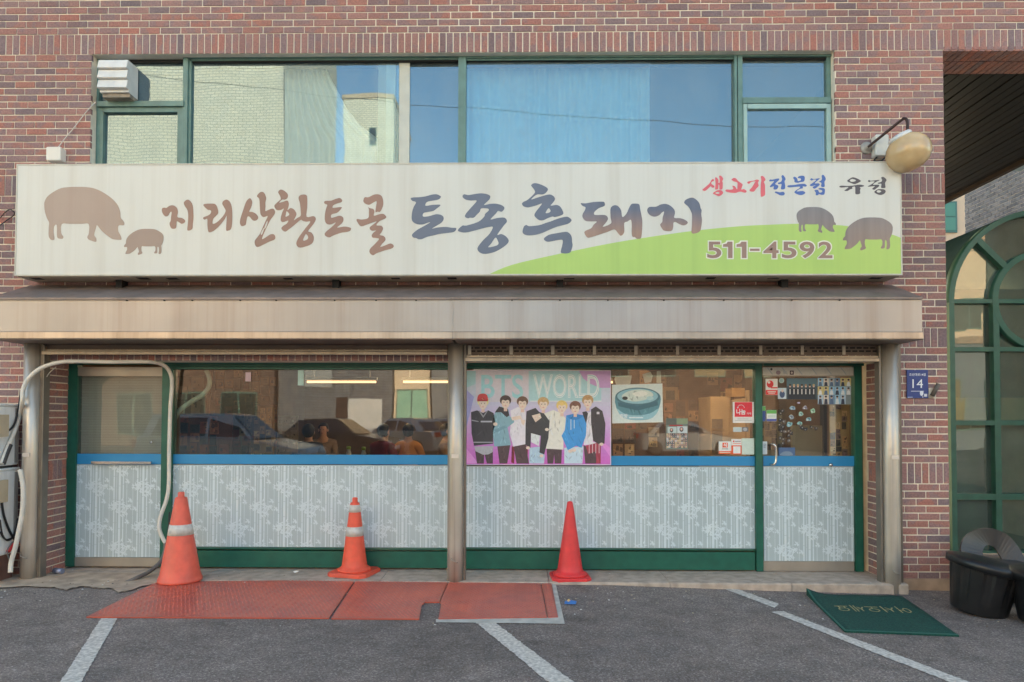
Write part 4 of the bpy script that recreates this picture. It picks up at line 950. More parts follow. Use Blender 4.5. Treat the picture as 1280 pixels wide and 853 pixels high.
    m.poly([(372, 632), (390, 626), (388, 745), (368, 738)], (132, 48, 60), 5); m.poly([(460, 622), (480, 638), (476, 720), (464, 700)], (132, 48, 60), 5)
    m.poly([(383, 622), (464, 612), (486, 745), (404, 745)], drk, 6); m.poly([(362, 392), (412, 368), (462, 388), (470, 480), (462, 616), (382, 632), (358, 545), (370, 450)], (224, 218, 226), 7)
    m.poly([(366, 436), (430, 424), (440, 446), (376, 458)], skin, 9); m.poly([(430, 446), (462, 458), (452, 492), (438, 480)], skin, 9); head(443, 345, (120, 86, 70))
    m.poly([(490, 640), (555, 632), (592, 690), (586, 745), (488, 745)], dn, 6); m.poly([(500, 540), (562, 540), (552, 628), (500, 602)], (218, 222, 224), 7); m.poly([(505, 425), (560, 410), (570, 440), (530, 470)], (222, 200, 184), 9)
    m.poly([(470, 396), (530, 374), (556, 402), (586, 410), (624, 462), (616, 575), (588, 684), (556, 672), (566, 560), (500, 542), (496, 640), (462, 622), (464, 480)], blk, 8); head(582, 350, (196, 160, 112), .25); hand(480, 640); hand(570, 694)
    m.poly([(604, 646), (706, 646), (702, 745), (658, 745), (655, 684), (648, 745), (610, 745)], drk, 6); m.poly([(583, 412), (650, 388), (700, 408), (738, 450), (716, 562), (716, 652), (598, 646), (604, 540), (622, 480)], (228, 222, 212), 7); head(706, 372, (228, 196, 120), .3); hand(606, 518)
    m.poly([(722, 640), (850, 630), (842, 745), (722, 745)], (196, 214, 226), 6); m.poly([(735, 422), (790, 440), (850, 420), (870, 462), (866, 560), (836, 640), (800, 626), (745, 656), (704, 560), (726, 520)], (72, 150, 214), 8)
    m.poly([(735, 424), (790, 412), (852, 424), (826, 446), (790, 456), (756, 446)], (58, 132, 198), 9); m.rect(764, 450, 768, 520, (220, 226, 232), 9); m.rect(786, 450, 790, 510, (220, 226, 232), 9); head(795, 376, (128, 88, 72)); hand(762, 662, 15); hand(786, 655, 15)
    m.poly([(850, 622), (938, 660), (936, 745), (862, 745)], drk, 6); m.poly([(866, 412), (918, 390), (912, 600), (952, 612), (852, 622)], (226, 220, 226), 7); m.poly([(864, 626), (966, 600), (964, 745), (936, 745), (930, 662), (882, 682)], (168, 66, 84), 8)
    for i in range(4): m.rect(886 + i * 22, 612, 890 + i * 22, 676, (224, 200, 206), 9)
    m.poly([(842, 402), (868, 396), (880, 410), (868, 480), (850, 430)], blk, 9); m.poly([(900, 384), (932, 364), (976, 395), (996, 480), (990, 612), (950, 616), (914, 592), (900, 470)], blk, 9); m.rect(938, 400, 956, 416, (206, 200, 206), 10); head(878, 336, (190, 150, 104), -.15); hand(970, 616)
    o = m.build('poster', 'large pink and teal poster of seven young men standing in a row', 'poster', None, GLOSSPRINT)
group_poster()
def food_poster():
    P = Print(YG - .012, 640, 410, 4.0); m = P
    m.poly([(500, 285), (752, 278), (755, 472), (500, 478)], (222, 222, 214), 0)
    m.poly([(503, 288), (749, 281), (752, 469), (503, 475)], (210, 218, 214), 1)
    m.poly([(515, 350), (530, 420), (570, 455), (640, 462), (700, 450), (735, 400), (742, 340), (700, 320), (560, 325)], (98, 142, 152), 2, True)
    m.poly([(520, 400), (560, 452), (640, 460), (705, 448), (735, 402), (690, 428), (620, 438), (560, 428)], (150, 190, 200), 3, True)
    m.ell(628, 345, 112, 46, (84, 118, 128), 4, 28); m.ell(628, 342, 102, 38, (146, 186, 196), 5, 28)
    m.poly([(548, 345), (580, 318), (640, 308), (690, 318), (706, 340), (660, 362), (600, 368)], (206, 214, 204), 6, True); m.poly([(600, 330), (650, 315), (680, 330), (640, 345)], (226, 226, 216), 7, True); m.folds([(548, 345), (580, 318), (640, 308), (690, 318), (706, 340), (660, 362), (600, 368)], (196, 204, 194), 6.5, 18, 3, 40); m.folds([(520, 360), (628, 392), (738, 350), (700, 440), (640, 456), (560, 445)], (98, 140, 150), 3.5, 22, 4, 50); m.ell(565, 352, 14, 9, (70, 66, 60), 7); m.ell(690, 352, 18, 10, (180, 206, 206), 7)
    m.poly([(530, 372), (628, 392), (728, 368), (730, 388), (628, 414), (532, 392)], (76, 110, 122), 5)
    m.text('한방', 540, 430, 578, 452, (236, 238, 236), 6, .02); m.rect(585, 446, 655, 452, (214, 224, 226), 6)
    m.build('poster', 'pale square poster of a steaming stone pot dish beside the large pink poster', 'poster')
food_poster()
def small_prints():
    r = random.Random(21)
    Y = YG - .011
    P = Print(Y, 800, 460, 6.56)
    P.sheet(760, 280, 936, 452, (226, 222, 218)); P.rect(776, 282, 920, 402, (222, 54, 68), 1); P.text('나눔', 790, 338, 866, 384, (240, 236, 234), 2, .03); P.text('가게', 874, 366, 910, 384, (240, 226, 226), 2, .01)
    for i in range(10):
        a = math.pi * (1 + .1 * i + .02); P.ell(828 + 28 * math.cos(a), 332 + 28 * math.sin(a), 3.2, 3.2, (240, 220, 220), 2, 8)
    P.ell(802, 324, 6, 6, (240, 236, 234), 2, 10); P.rect(800, 418, 890, 421, (170, 166, 164), 1); P.rect(776, 430, 915, 433, (170, 166, 164), 1)
    P.build('notice', 'red and white square notice high beside the green door jamb', 'notice')
    P = Print(Y, 800, 460, 6.56); P.sheet(646, 603, 748, 706, (228, 226, 222)); P.rect(646, 682, 748, 706, (232, 96, 56), 1); P.rect(676, 614, 720, 654, (232, 92, 52), 1); P.text('식', 684, 618, 712, 650, (240, 236, 230), 2, .03); P.rect(672, 662, 722, 668, (120, 116, 116), 1); P.rect(652, 690, 742, 697, (240, 214, 200), 2)
    P.build('sticker', 'white sticker with an orange badge low in the window, left of the orange bordered one', 'sticker')
    P = Print(Y, 800, 460, 6.56); P.sheet(749, 585, 833, 710, (228, 222, 218)); P.rect(749, 636, 833, 710, (232, 92, 52), 1); P.rect(764, 644, 824, 702, (226, 224, 222), 2); P.ell(768, 603, 7, 7, (224, 70, 60), 1); P.rect(778, 600, 826, 606, (140, 130, 130), 1); P.rect(762, 618, 828, 624, (226, 150, 130), 1)
    P.build('sticker', 'orange bordered sticker low in the window, between the orange badge and the blank pale sheet', 'sticker')
    P = Print(Y, 800, 460, 6.56); P.sheet(834, 578, 937, 711, (196, 210, 198)); P.rect(842, 590, 930, 700, (202, 215, 204), 1); P.build('paper', 'blank pale green sheet in the bottom right corner of the right window', 'paper')
    P = Print(Y, 800, 460, 6.56); P.sheet(764, 486, 834, 526, (188, 200, 200)); P.rect(838, 486, 888, 524, (120, 118, 120), 1); P.ell(862, 505, 16, 14, (178, 176, 176), 2); P.build('paper', 'small pale card under the red and white square notice', 'paper')
    # poster with a crowd of small faces
    P = Print(Y, 800, 460, 6.56); P.sheet(212, 414, 392, 668, (120, 128, 120)); P.rect(214, 416, 300, 470, (96, 100, 92), 1); P.rect(300, 416, 390, 460, (136, 150, 120), 1); P.rect(240, 468, 350, 478, (170, 60, 60), 2); P.rect(226, 484, 300, 535, (188, 200, 196), 2); P.rect(305, 480, 388, 535, (196, 204, 206), 2)
    for (a, b, c, d, e) in ((258, 512, 14, 18, (60, 52, 50)), (340, 505, 16, 20, (64, 50, 50)), (258, 508, 8, 11, (214, 176, 160)), (340, 502, 9, 12, (220, 184, 170))): P.ell(a, b, c, d, e, 3 if e[0] < 100 else 4)
    for j in range(7):
        for i in range(10):
            x, y = 218 + i * 17 + r.uniform(-2, 2), 538 + j * 17 + r.uniform(-2, 2); v = r.choice([(58, 58, 66), (96, 92, 98), (196, 196, 200), (160, 130, 120), (80, 100, 110), (200, 180, 140)]); P.rect(x, y, x + 16, y + 17, v, 2); P.ell(x + 8, y + 6, 4, 5, r.choice([(214, 180, 164), (198, 160, 146)]), 3, 8)
    P.build('poster', 'narrow poster crowded with small faces in the right window', 'poster')
    # on the right door
    D = lambda: Print(Y, 940, 450, 6.093)
    P = D(); P.sheet(103, 145, 196, 268, (226, 220, 214)); P.rect(105, 230, 195, 266, (226, 62, 54), 1); P.ell(138, 185, 26, 28, (214, 52, 54), 1); P.ell(130, 172, 10, 9, (230, 220, 216), 2); P.rect(146, 208, 194, 218, (222, 66, 58), 1); P.rect(118, 240, 182, 247, (238, 214, 206), 2); P.rect(124, 252, 176, 257, (238, 214, 206), 2)
    P.build('sticker', 'white sticker with a red disc and red foot at the top of the right door', 'sticker')
    P = D(); P.sheet(111, 383, 187, 468, (222, 224, 218)); P.rect(112, 384, 186, 410, (104, 176, 92), 1); P.rect(112, 450, 186, 467, (70, 84, 160), 1); P.rect(122, 420, 178, 440, (200, 210, 200), 1); P.build('sticker', 'white card with green head and blue foot left on the right door', 'sticker')
    P = D(); P.sheet(79, 352, 104, 468, (206, 208, 206)); P.rect(80, 354, 103, 388, (104, 176, 92), 1); P.rect(80, 388, 103, 467, (58, 84, 146), 1); P.build('sticker', 'narrow green and blue sticker at the edge of the right door', 'sticker')
    P = D(); P.sheet(80, 622, 116, 720, (196, 206, 212)); P.text('문', 86, 640, 110, 670, (90, 110, 140), 1); P.build('sticker', 'narrow pale sticker just above the blue band beside the door handle', 'sticker')
    P = D(); P.sheet(263, 140, 498, 302, (66, 84, 94)); P.rect(265, 142, 496, 200, (84, 112, 124), 1)
    for i in range(7):
        x = 290 + i * 30; P.poly([(x - 15, 300), (x - 14, 225), (x, 210), (x + 14, 225), (x + 15, 300)], (44, 48, 58), 2); P.rect(x - 4, 222, x + 4, 262, (206, 206, 204), 3); P.ell(x, 200, 8, 11, (212, 182, 166), 3, 10); P.ell(x, 192, 9, 8, r.choice([(190, 164, 120), (70, 60, 56), (150, 120, 96)]), 4, 10)
    P.build('poster', 'dark poster of seven people in suits on the right door', 'poster')
    P = D(); P.sheet(500, 138, 755, 340, (130, 138, 140))
    rows = ((140, 200, 6), (204, 266, 6), (268, 338, 5))
    for ya, yb, n in rows:
        for i in range(n):
            xa = 500 + i * 43; c = r.choice([(176, 196, 212), (214, 206, 196), (120, 144, 170), (206, 190, 130), (170, 180, 186), (150, 190, 214)]); P.rect(xa + 1, ya, min(xa + 42, 754), yb, c, 1); P.ell(xa + 20, ya + 18, 8, 10, (216, 186, 170), 3, 10); P.ell(xa + 20, ya + 12, 9, 8, (74, 60, 56), 4, 10); P.poly([(xa + 6, yb), (xa + 10, ya + 32), (xa + 20, ya + 28), (xa + 30, ya + 32), (xa + 34, yb)], r.choice([(60, 64, 80), (222, 222, 222), (90, 110, 140)]), 2)
    P.build('photo_sheet', 'sheet of bright little portraits at the top right of the right door', 'photo sheet')
    P = D(); P.sheet(197, 214, 262, 298, (190, 204, 212)); P.ell(230, 262, 20, 28, (70, 86, 120), 2); P.ell(232, 236, 10, 12, (214, 190, 176), 3); P.build('photo_card', 'pale card with a blue figure left of the dark suit poster', 'photo card')
    P = D(); P.ell(225, 158, 20, 20, (172, 192, 186), 0); P.ell(225, 158, 15, 15, (150, 176, 172), 1); P.build('sticker', 'round pale green sticker left of the dark suit poster', 'sticker')
    P = D(); P.poly([(80, 57), (770, 57), (770, 118), (80, 118)], (204, 200, 192), 0)
    for i in range(6): P.poly([(110 + i * 112, 60), (120 + i * 112, 60), (160 + i * 112, 112), (150 + i * 112, 112)], (176, 180, 182), 1)
    P.ell(146, 72, 9, 9, (70, 70, 62), 2); P.ell(198, 98, 18, 16, (150, 130, 140), 2); P.rect(236, 86, 262, 106, (180, 182, 184), 2); P.rect(286, 82, 316, 114, (66, 44, 52), 2); P.ell(301, 98, 8, 9, (214, 200, 190), 3)
    P.s = 0; P.Y = YF + .01
    o = P.build('protective_strip', 'printed protective strip along the metal head of the right door', 'strip'); o.location.y = YF + .012 - Y
    STL = ['top left grey blue cut-out sticker', 'small lilac cut-out sticker in the top middle', 'pale green cut-out sticker at the top right', 'small green cut-out sticker in the centre', 'small grey cut-out sticker left of the centre', 'blue grey cut-out sticker at the right', 'turquoise cut-out sticker at the bottom left', 'bright turquoise cut-out sticker at the bottom middle']
    for k, (a, b, s_, c) in enumerate([(309, 368, 24, (150, 176, 190)), (405, 366, 20, (150, 150, 170)), (462, 390, 24, (160, 200, 170)), (372, 414, 22, (150, 190, 180)), (298, 436, 20, (140, 150, 160)), (430, 452, 24, (140, 176, 186)), (285, 490, 26, (140, 184, 190)), (364, 484, 20, (150, 196, 190))]):
        P = D(); P.poly([(a + s_ * r.uniform(.6, 1.1) * math.cos(q), b + s_ * r.uniform(.5, 1.0) * math.sin(q)) for q in [i * math.pi / 5 for i in range(10)]], c, 0, True)
        P.ell(a + 3, b - 2, s_ * .45, s_ * .4, tuple(x - 50 for x in c), 1, 10); P.ell(a - 5, b + 5, s_ * .25, s_ * .2, (210, 214, 214), 2, 8)
        P.build('sticker', STL[k] + ' of the loose cluster on the right door', 'sticker', 'cut-out stickers on the right door')
    q = random.Random(77)
    P = D()
    for (a, b) in ((215, 410), (236, 388), (216, 458), (246, 470), (212, 492), (238, 508), (226, 540), (250, 548), (282, 540), (300, 560), (278, 576), (216, 596), (242, 606), (280, 616), (236, 636), (380, 520), (408, 528), (452, 512), (486, 522), (366, 500)):
        c = q.choice([(52, 50, 54), (84, 78, 80), (66, 58, 56), (104, 96, 92)]); P.poly([(a + q.uniform(9, 20) * math.cos(t), b + q.uniform(8, 18) * math.sin(t)) for t in [i * math.pi / 4 for i in range(8)]], c, 0, True); P.ell(a + q.uniform(-5, 5), b + q.uniform(-5, 5), 5, 4, (180, 172, 164), 1, 8)
    P.build('doodle_film', 'clear film with dark doodles scattered down the glass of the right door', 'film')['kind'] = 'stuff'
    P = D(); P.sheet(203, 668, 328, 730, (74, 100, 140)); P.poly([(215, 728), (240, 700), (290, 700), (310, 728)], (120, 140, 160), 1, True); P.build('poster', 'blue poster at the foot of the glass of the right door', 'poster')
    P = D(); P.sheet(346, 322, 366, 334, (176, 170, 200)); P.build('sticker', 'tiny lilac label above the cluster of cut-out stickers', 'sticker')
    # papers hanging from the head of the windows
    P = Print(YG + .03, 450, 455, 6.32); 
    for a, b, c, d, lab in ((372.4, 463, 379.5, 482, 'pale green strip of paper hanging in the left window'), (306.8, 465.5, 313.6, 477, 'small pink paper hanging at the top of the left window')):
        P = Print(YG - .01); P.sheet(a, b, c, d, (176, 204, 198) if a > 350 else (204, 176, 184)); P.build('paper', lab, 'paper')
    for k, (pts, lab) in enumerate(((((768, 474), (769, 471), (779, 470), (790, 469.5), (788, 480), (779, 482), (770, 481)), 'crumpled white paper over the stone pot poster, the left one'), (((803, 468), (813, 465), (816, 470), (814, 478), (806, 479)), 'folded white paper hanging above the stone pot poster'), (((821, 464), (826, 464), (826.5, 479), (820.5, 479)), 'white paper strip hanging right of the stone pot poster corner'))):
        P = Print(YG + .02 + .01 * k); P.poly(list(pts), (206, 204, 192), 0); P.build('paper', lab, 'paper')
small_prints()

# ================================================================== THINGS ON THE GROUND
def checker_plate(px, label, notch=None):
    """px: corners in the photograph, far left, far right, near right, near left; a ramp plate"""
    pts = [G(a, b, .012) for a, b in px]; root = thing('checker_plate', label, 'steel plate', tuple(sum((p for p in pts), Vector()) / len(pts)), 'red checker plates lying in front of the shop')
    me = bmesh.new(); vs = [me.verts.new(p) for p in pts]; f = me.faces.new(vs)
    r = bmesh.ops.extrude_face_region(me, geom=[f])
    for v in [x for x in r['geom'] if isinstance(x, bmesh.types.BMVert)]: v.co.z -= .010
    bmesh.ops.recalc_face_normals(me, faces=me.faces[:])
    d = bpy.data.meshes.new('plate'); me.to_mesh(d); me.free(); d.materials.append(PLATE); o = bpy.data.objects.new('plate', d); COL.objects.link(o); o.parent = root; o.location = -root.location
    mb = MB(); xs = [p.x for p in pts]; ys = [p.y for p in pts]
    def inside(x, y):
        c = False; n = len(pts)
        for i in range(n):
            a, b = pts[i], pts[i - 1]
            if (a.y > y) != (b.y > y) and x < (b.x - a.x) * (y - a.y) / (b.y - a.y) + a.x: c = not c
        return c
    s_ = .033; j = 0; y = min(ys) + .012
    while y < max(ys):
        x = min(xs) + (s_ / 2 if j % 2 else 0); i = 0
        while x < max(xs):
            an = math.radians(45) if (i + j) % 2 else math.radians(-45)
            if all(inside(x + dx, y + dy) for dx in (-.014, .014) for dy in (-.014, .014)):
                z = gz(x) + .012; ca, sa = math.cos(an) * .012, math.sin(an) * .012; na, nb = -sa * .26, ca * .26; b = len(mb.v)
                mb.v += [(x - ca, y - sa, z), (x + na, y + nb, z), (x + ca, y + sa, z), (x - na, y - nb, z), (x, y, z + .0045)]
                for q in ((0, 4, 1), (1, 4, 2), (2, 4, 3), (3, 4, 0)): mb.face(tuple(b + t for t in reversed(q)))
            x += s_; i += 1
        y += s_; j += 1
    mb.build('tread', TREAD, root, 'stuff')
    return root
checker_plate([(196, 727.5), (444, 724.5), (411, 772.5), (108, 771)], 'leftmost red checker plate under the striped tall cone')
checker_plate([(446, 724.5), (561, 725), (549, 752.5), (531, 752.5), (527, 756), (524, 773.5), (414, 773)], 'middle red checker plate with a notch cut in its near edge')
checker_plate([(562, 725), (675, 724.5), (684, 771.5), (548, 773.5), (551.5, 755), (550, 752.6)], 'wide red checker plate right of the notch')
checker_plate([(676, 724.5), (688, 724.5), (697.5, 771), (685, 771.5)], 'narrow end strip of red checker plate next to the plain red cone')
ground_poly('plate_footing', [(545, 774), (697.5, 771.8), (689, 727), (694, 727), (706, 780), (600, 778.5), (545, 778)], .006, mat('pale_cement', S(190, 184, 174), .9, noise=(12, .25), bump=(60, .3)))
ground_poly('drain_grate', [(420, 717), (560, 718), (560, 724), (418, 723.5)], .014, mat('grate_steel', S(128, 116, 106), .6, .3, noise=(40, .4)))

def cone(name, label, base_px, top_py, base_r, top_r, body_m, bands, square=None, nub=None, yaw=0, lip=.0, tilt=0, lift=.014):
    p = G(*base_px, lift); d = (p.y - CAM.y); S_ = FPX / d; h = (base_px[1] - top_py) / S_
    # perspective: the height seen from the point on the ground
    _, zt = W(base_px[0], top_py, p.y); h = zt - p.z
    root = thing(name, label, 'traffic cone', tuple(p), 'traffic cones in front of the shop')
    b = .0
    if square:
        m = MB(); q = square / 2; r = .05
        out = [(q - r, -q), (q, -q + r), (q, q - r), (q - r, q), (-q + r, q), (-q, q - r), (-q, -q + r), (-q + r, -q)]
        n = 8; vb = len(m.v)
        for z, k in ((0, 1), (.024, 1), (.034, .965)): m.v += [(x * k, y * k, z) for x, y in out]
        for j in (0, 1):
            for i in range(n): m.face((j * n + i, j * n + (i + 1) % n, (j + 1) * n + (i + 1) % n, (j + 1) * n + i))
        m.face(tuple(2 * n + i for i in range(n))); m.face(tuple(reversed(range(n))))
        o = m.build('base', body_m, root); o.location = (0, 0, 0); o.rotation_euler.z = yaw; b = .034
    m = MB(); rr = lambda z: base_r + (top_r - base_r) * (z - b) / (h - b)
    prof = []
    if square: prof = [(base_r * 1.28, b), (base_r * 1.25, b + .018), (base_r * 1.06, b + .03)]
    else: prof = [(base_r * 1.02, 0), (base_r * 1.04, .012), (base_r * 1.03, .03), (base_r * .985, .036), (base_r * .98, .05)]
    z = prof[-1][1] + .02
    while z < h - .05: prof.append((rr(z), z)); z += .06
    if nub: prof += [(rr(h - nub - .018), h - nub - .018), (rr(h - nub - .004) * .93, h - nub - .004), (top_r * .70, h - nub), (top_r * .66, h - .006), (top_r * .5, h), (0, h)]
    else: prof += [(top_r * 1.05, h - .02), (top_r * .85, h - .006), (0, h)]
    m.lathe(prof, 40); o = m.build('body', body_m, root); o.location = (0, 0, 0); o.rotation_euler = (0, tilt, 0)
    for z0, z1 in bands:
        za, zb = W(base_px[0], z0, p.y)[1] - p.z, W(base_px[0], z1, p.y)[1] - p.z
        m = MB(); m.lathe([(rr(zb) + .0025, zb), (rr(za) + .0025, za)], 40); o = m.build('band', REFL, root); o.location = (0, 0, 0); o.rotation_euler = (0, tilt, 0)
    return root
cone('traffic_cone', 'tall orange cone with one white band leaning on the left hose', (225, 726), 615, .182, .042, mat('faded_orange', S(226, 98, 78), .5, noise=(9, .18), bump=(40, .06), streak=(.4, S(206, 122, 100))), [(655, 668)], None, .045, 0, 0, 0)
cone('traffic_cone', 'orange cone with two white bands on a square base between the left plates', (443, 717), 622, .125, .038, ORANGE, [(631, 640), (658, 669.5)], .40, .045, rad(-14))
cone('traffic_cone', 'plain red cone without bands on a scuffed square base by the plate end', (712.5, 723), 626.5, .125, .026, RED, [], .36, None, rad(4))

# door mat
def door_mat():
    px = [(1008, 742.5), (1127, 745), (1199, 794.5), (1056, 789)]
    c = [G(a, b, .012) for a, b in px]; n = 14; root = thing('door_mat', 'dark green door mat with faded yellow lettering lying askew at the step', 'door mat', tuple(sum(c, Vector()) / 4))
    MAT = mat('mat_green', S(22, 78, 66), .9, noise=(60, .4), bump=(160, 1.0)); m = MB()
    def at(u, v, up):
        p = c[0].lerp(c[1], u).lerp(c[3].lerp(c[2], u), v); p.z = gz(p.x) + up + .05 * max(0, 1 - math.hypot(u, v * .7) * 5) ** 1.5 + .004 * math.sin(9 * u + 4 * v) ** 2 * (1 - v); return tuple(p)
    for j in range(n + 1):
        for i in range(n + 1): m.v.append(at(i / n, j / n, .012))
    for j in range(n):
        for i in range(n): a = j * (n + 1) + i; m.face((a, a + n + 1, a + n + 2, a + 1), sm=True)
    ring = [i for i in range(n + 1)] + [k * (n + 1) + n for k in range(1, n + 1)] + [n * (n + 1) + i for i in reversed(range(n))] + [k * (n + 1) for k in reversed(range(1, n))]
    b = len(m.v); m.v += [(m.v[i][0], m.v[i][1], gz(m.v[i][0]) + .001) for i in ring]
    for k in range(len(ring)): q = (k + 1) % len(ring); m.face((ring[k], ring[q], b + q, b + k))
    m.build('carpet', MAT, root)
    m = MB()
    E_ = mat('mat_edge', S(34, 92, 78), .7)
    for (u0, v0, u1, v1) in ((0, .97, 1, 1), (0, 0, .022, .97)):
        b = len(m.v); k = 12
        for i in range(k + 1):
            t = i / k
            if u1 - u0 > .5: m.v += [at(t, v0, .0135), at(t, v1, .0135)]
            else: m.v += [at(u0, t * .97, .0135), at(u1, t * .97, .0135)]
        for i in range(k): m.face((b + 2 * i, b + 2 * i + 1, b + 2 * i + 3, b + 2 * i + 2) if u1 - u0 > .5 else (b + 2 * i, b + 2 * i + 2, b + 2 * i + 3, b + 2 * i + 1))
    m.build('edging', E_, root)
    vs, fs = text_mesh('어서오세요', 0.0); m = MB()
    ax, bx = min(v[0] for v in vs), max(v[0] for v in vs); ay, by = min(v[1] for v in vs), max(v[1] for v in vs)
    for x, y in vs:      # lettering faces the door, so it is upside down from the street
        u = .15 + (1 - (x - ax) / (bx - ax)) * .72; v = .34 + (y - ay) / (by - ay) * .17; m.v.append(at(u, v, .0145))
    for f in fs: m.face(f)
    m.build('lettering', mat('mat_yellow', S(176, 158, 108), .9, noise=(60, .6), col2=S(120, 128, 92)), root)
door_mat()

# rubbish bins
def bins():
    p = G(1223, 764, .01); root = thing('trash_bin', 'black ribbed bin with a tilted oval lid, the whole one by the arch', 'trash bin', tuple(p), 'black bins by the arched window')
    M = Matrix.Rotation(rad(7), 4, 'Y') @ Matrix.Rotation(rad(4), 4, 'X')
    fl = lambda k, z: (-.075 * min(1, max(0, (z - .06) / .3)) if (k % 8) in (0, 1, 2) else 0)
    m = MB(); m.lathe([(.185, 0), (.20, .012), (.215, .1), (.228, .2), (.242, .3), (.252, .39)], 72, M, None, 0, fl, False); o = m.build('body', BLACKP, root); o.location = (0, 0, 0)
    m = MB(); ML = M @ Matrix.Translation((0, 0, .40)) @ Matrix.Rotation(rad(5), 4, 'Y'); m.lathe([(.262, -.05), (.278, -.045), (.284, .0), (.275, .014), (.20, .032), (.1, .044), (0, .048)], 48, ML); o = m.build('lid', BLACKP, root); o.location = (0, 0, 0)
    p2 = G(1312, 779, .01); r2 = thing('trash_bin', 'black ribbed bin cut off by the right edge of the photo', 'trash bin', tuple(p2), 'black bins by the arched window')
    m = MB(); m.lathe([(.185, 0), (.20, .012), (.215, .1), (.228, .2), (.242, .3), (.252, .39)], 72, None, None, 0, fl, False); o = m.build('body', BLACKP, r2); o.location = (0, 0, 0)
    m = MB(); m.lathe([(.262, .34), (.278, .345), (.284, .39), (.275, .404), (.20, .422), (.1, .434), (0, .438)], 48); o = m.build('lid', BLACKP, r2); o.location = (0, 0, 0)
    # black tub chair behind the bins: rounded back with a hand hole, seat, legs
    Y = -.30; c = thing('tub_chair', 'black plastic chair with a rounded open back standing behind the bins', 'chair', (W(1245, 700, Y)[0], Y + .2, 0.0))
    def wp(a, b, y): X, Z = W(a, b, y); return (X, y, Z)
    outer = [(1203, 700), (1208, 684), (1220, 672), (1238, 665), (1258, 665), (1274, 672), (1283, 684), (1288, 700), (1290, 730)]
    inner = [(1232, 700), (1238, 691), (1248, 686), (1258, 688), (1264, 697), (1267, 712), (1268, 730)]
    o_ = spline(outer, 5, False); i_ = spline(inner, 5, False); n = 24
    def samp(l, t): k = t * (len(l) - 1); a = int(min(k, len(l) - 2)); u = k - a; return tuple(l[a][q] + (l[a + 1][q] - l[a][q]) * u for q in (0, 1))
    m = MB()
    for k in range(n + 1):
        t = k / n; a = samp(o_, t); b = samp(i_, t); y = Y + .16 - .16 * abs(2 * t - 1) ** 2
        for q, dy in ((a, 0), (b, .01), (b, .03), (a, .02)): X, Z = W(q[0], q[1], Y); m.v.append((X, y + dy, Z))
    for k in range(n):
        for j in range(4): e = (j + 1) % 4; m.face((k * 4 + j, k * 4 + e, (k + 1) * 4 + e, (k + 1) * 4 + j))
    m.face((0, 1, 2, 3)); m.face(tuple(reversed([n * 4 + i for i in range(4)]))); m.build('backrest', mat('chair_plastic', S(62, 58, 56), .4, noise=(10, .2)), c)
    cx = c.location.x + .02; m = MB(); m.bbox(cx - .25, cx + .25, Y - .28, Y + .2, .30, .335, .02); m.build('seat', MATS['chair_plastic'], c)
    for sx in (-.2, .2):
        for sy in (-.22, .14): m = MB(); m.tube([(cx + sx, Y + sy, .30), (cx + sx * 1.15, Y + sy * 1.1, 0.012)], [.02, .015], 8); m.build('leg', MATS['chair_plastic'], c)
    x, z = W(1264, 697, Y + .35); m = MB(); m.lathe([(.03, 0), (.032, .12), (.014, .16), (.014, .19), (0, .19)], 14, Matrix.Translation((x, Y + .35, z - .1))); 
    tag(m.build('bottle', mat('bottle_blue', S(80, 122, 168), .25)), 'blue bottle glimpsed through the hole in the black chair back', 'bottle')
    m = MB(); m.box(x - .1, x + .12, Y + .28, Y + .46, 0.0, z - .1); tag(m.build('crate', mat('crate_dark', S(58, 54, 50), .7)), 'dark crate carrying a blue bottle behind the black chair', 'crate')
    x0, _ = W(1262, 745, -.5); m = MB()
    for k in range(3): m.tube(spline([(x0, -.5 + .06 * k, gz(x0) + .03), (x0 + .1, -.55 + .05 * k, .05 + .03 * k), (x0 + .22, -.48 + .03 * k, .06), (x0 + .34, -.52, .02)], 4, False), .012, 6)
    tag(m.build('hose_coil', BLACKP), 'black coiled pipe lying between the two bins', 'pipe')
bins()

def litter():
    for px, c, lab, s_ in (((371, 716), (222, 216, 210), 'small white tissue scrap on the ledge left of the banded cone', .035), ((711, 752), (190, 160, 110), 'tan scrap lying just above the blue scrap', .016)):
        p = G(*px, .02); r = random.Random(len(lab)); m = MB(); m.v = [(p.x + s_ * math.cos(a) * r.uniform(.5, 1.1), p.y + s_ * math.sin(a) * r.uniform(.5, 1), p.z + r.uniform(0, .018)) for a in [i * math.pi / 4 for i in range(8)]] + [(p.x, p.y, p.z + .02)]
        for i in range(8): m.face((i, (i + 1) % 8, 8))
        tag(m.build('paper_scrap', mat('scrap_' + str(px[0]), S(*c), .8)), lab, 'litter')
    p = G(713, 754, .006); m = MB(); m.v = [(p.x - .05, p.y - .03, p.z), (p.x + .04, p.y - .05, p.z + .004), (p.x + .055, p.y + .05, p.z + .002), (p.x - .01, p.y + .06, p.z + .012), (p.x - .045, p.y + .03, p.z + .004)]; m.face((0, 1, 2, 3, 4)); tag(m.build('paper_scrap', mat('scrap_blue', S(64, 124, 190), .6)), 'flattened bright blue scrap on the asphalt below the red cone', 'litter')
    p = G(74, 713.5, .04); m = MB(); m.tube([(p.x - .045, p.y, p.z), (p.x + .045, p.y - .02, p.z)], .026, 12); tag(m.build('drink_can', mat('can', S(150, 156, 180), .3, .6)), 'small crushed can lying at the foot of the left brick jamb', 'can')
    for px, lab in (((51, 716), 'crumpled white wrapper at the foot of the left steel post'), ((150, 690), None)):
        if lab:
            p = G(*px, .02); m = MB(); m.ell((p.x, p.y - .03, p.z), (.04, .02, .02), 8, 5); tag(m.build('wrapper', mat('wrapper', S(214, 208, 200), .6)), lab, 'litter')
litter()

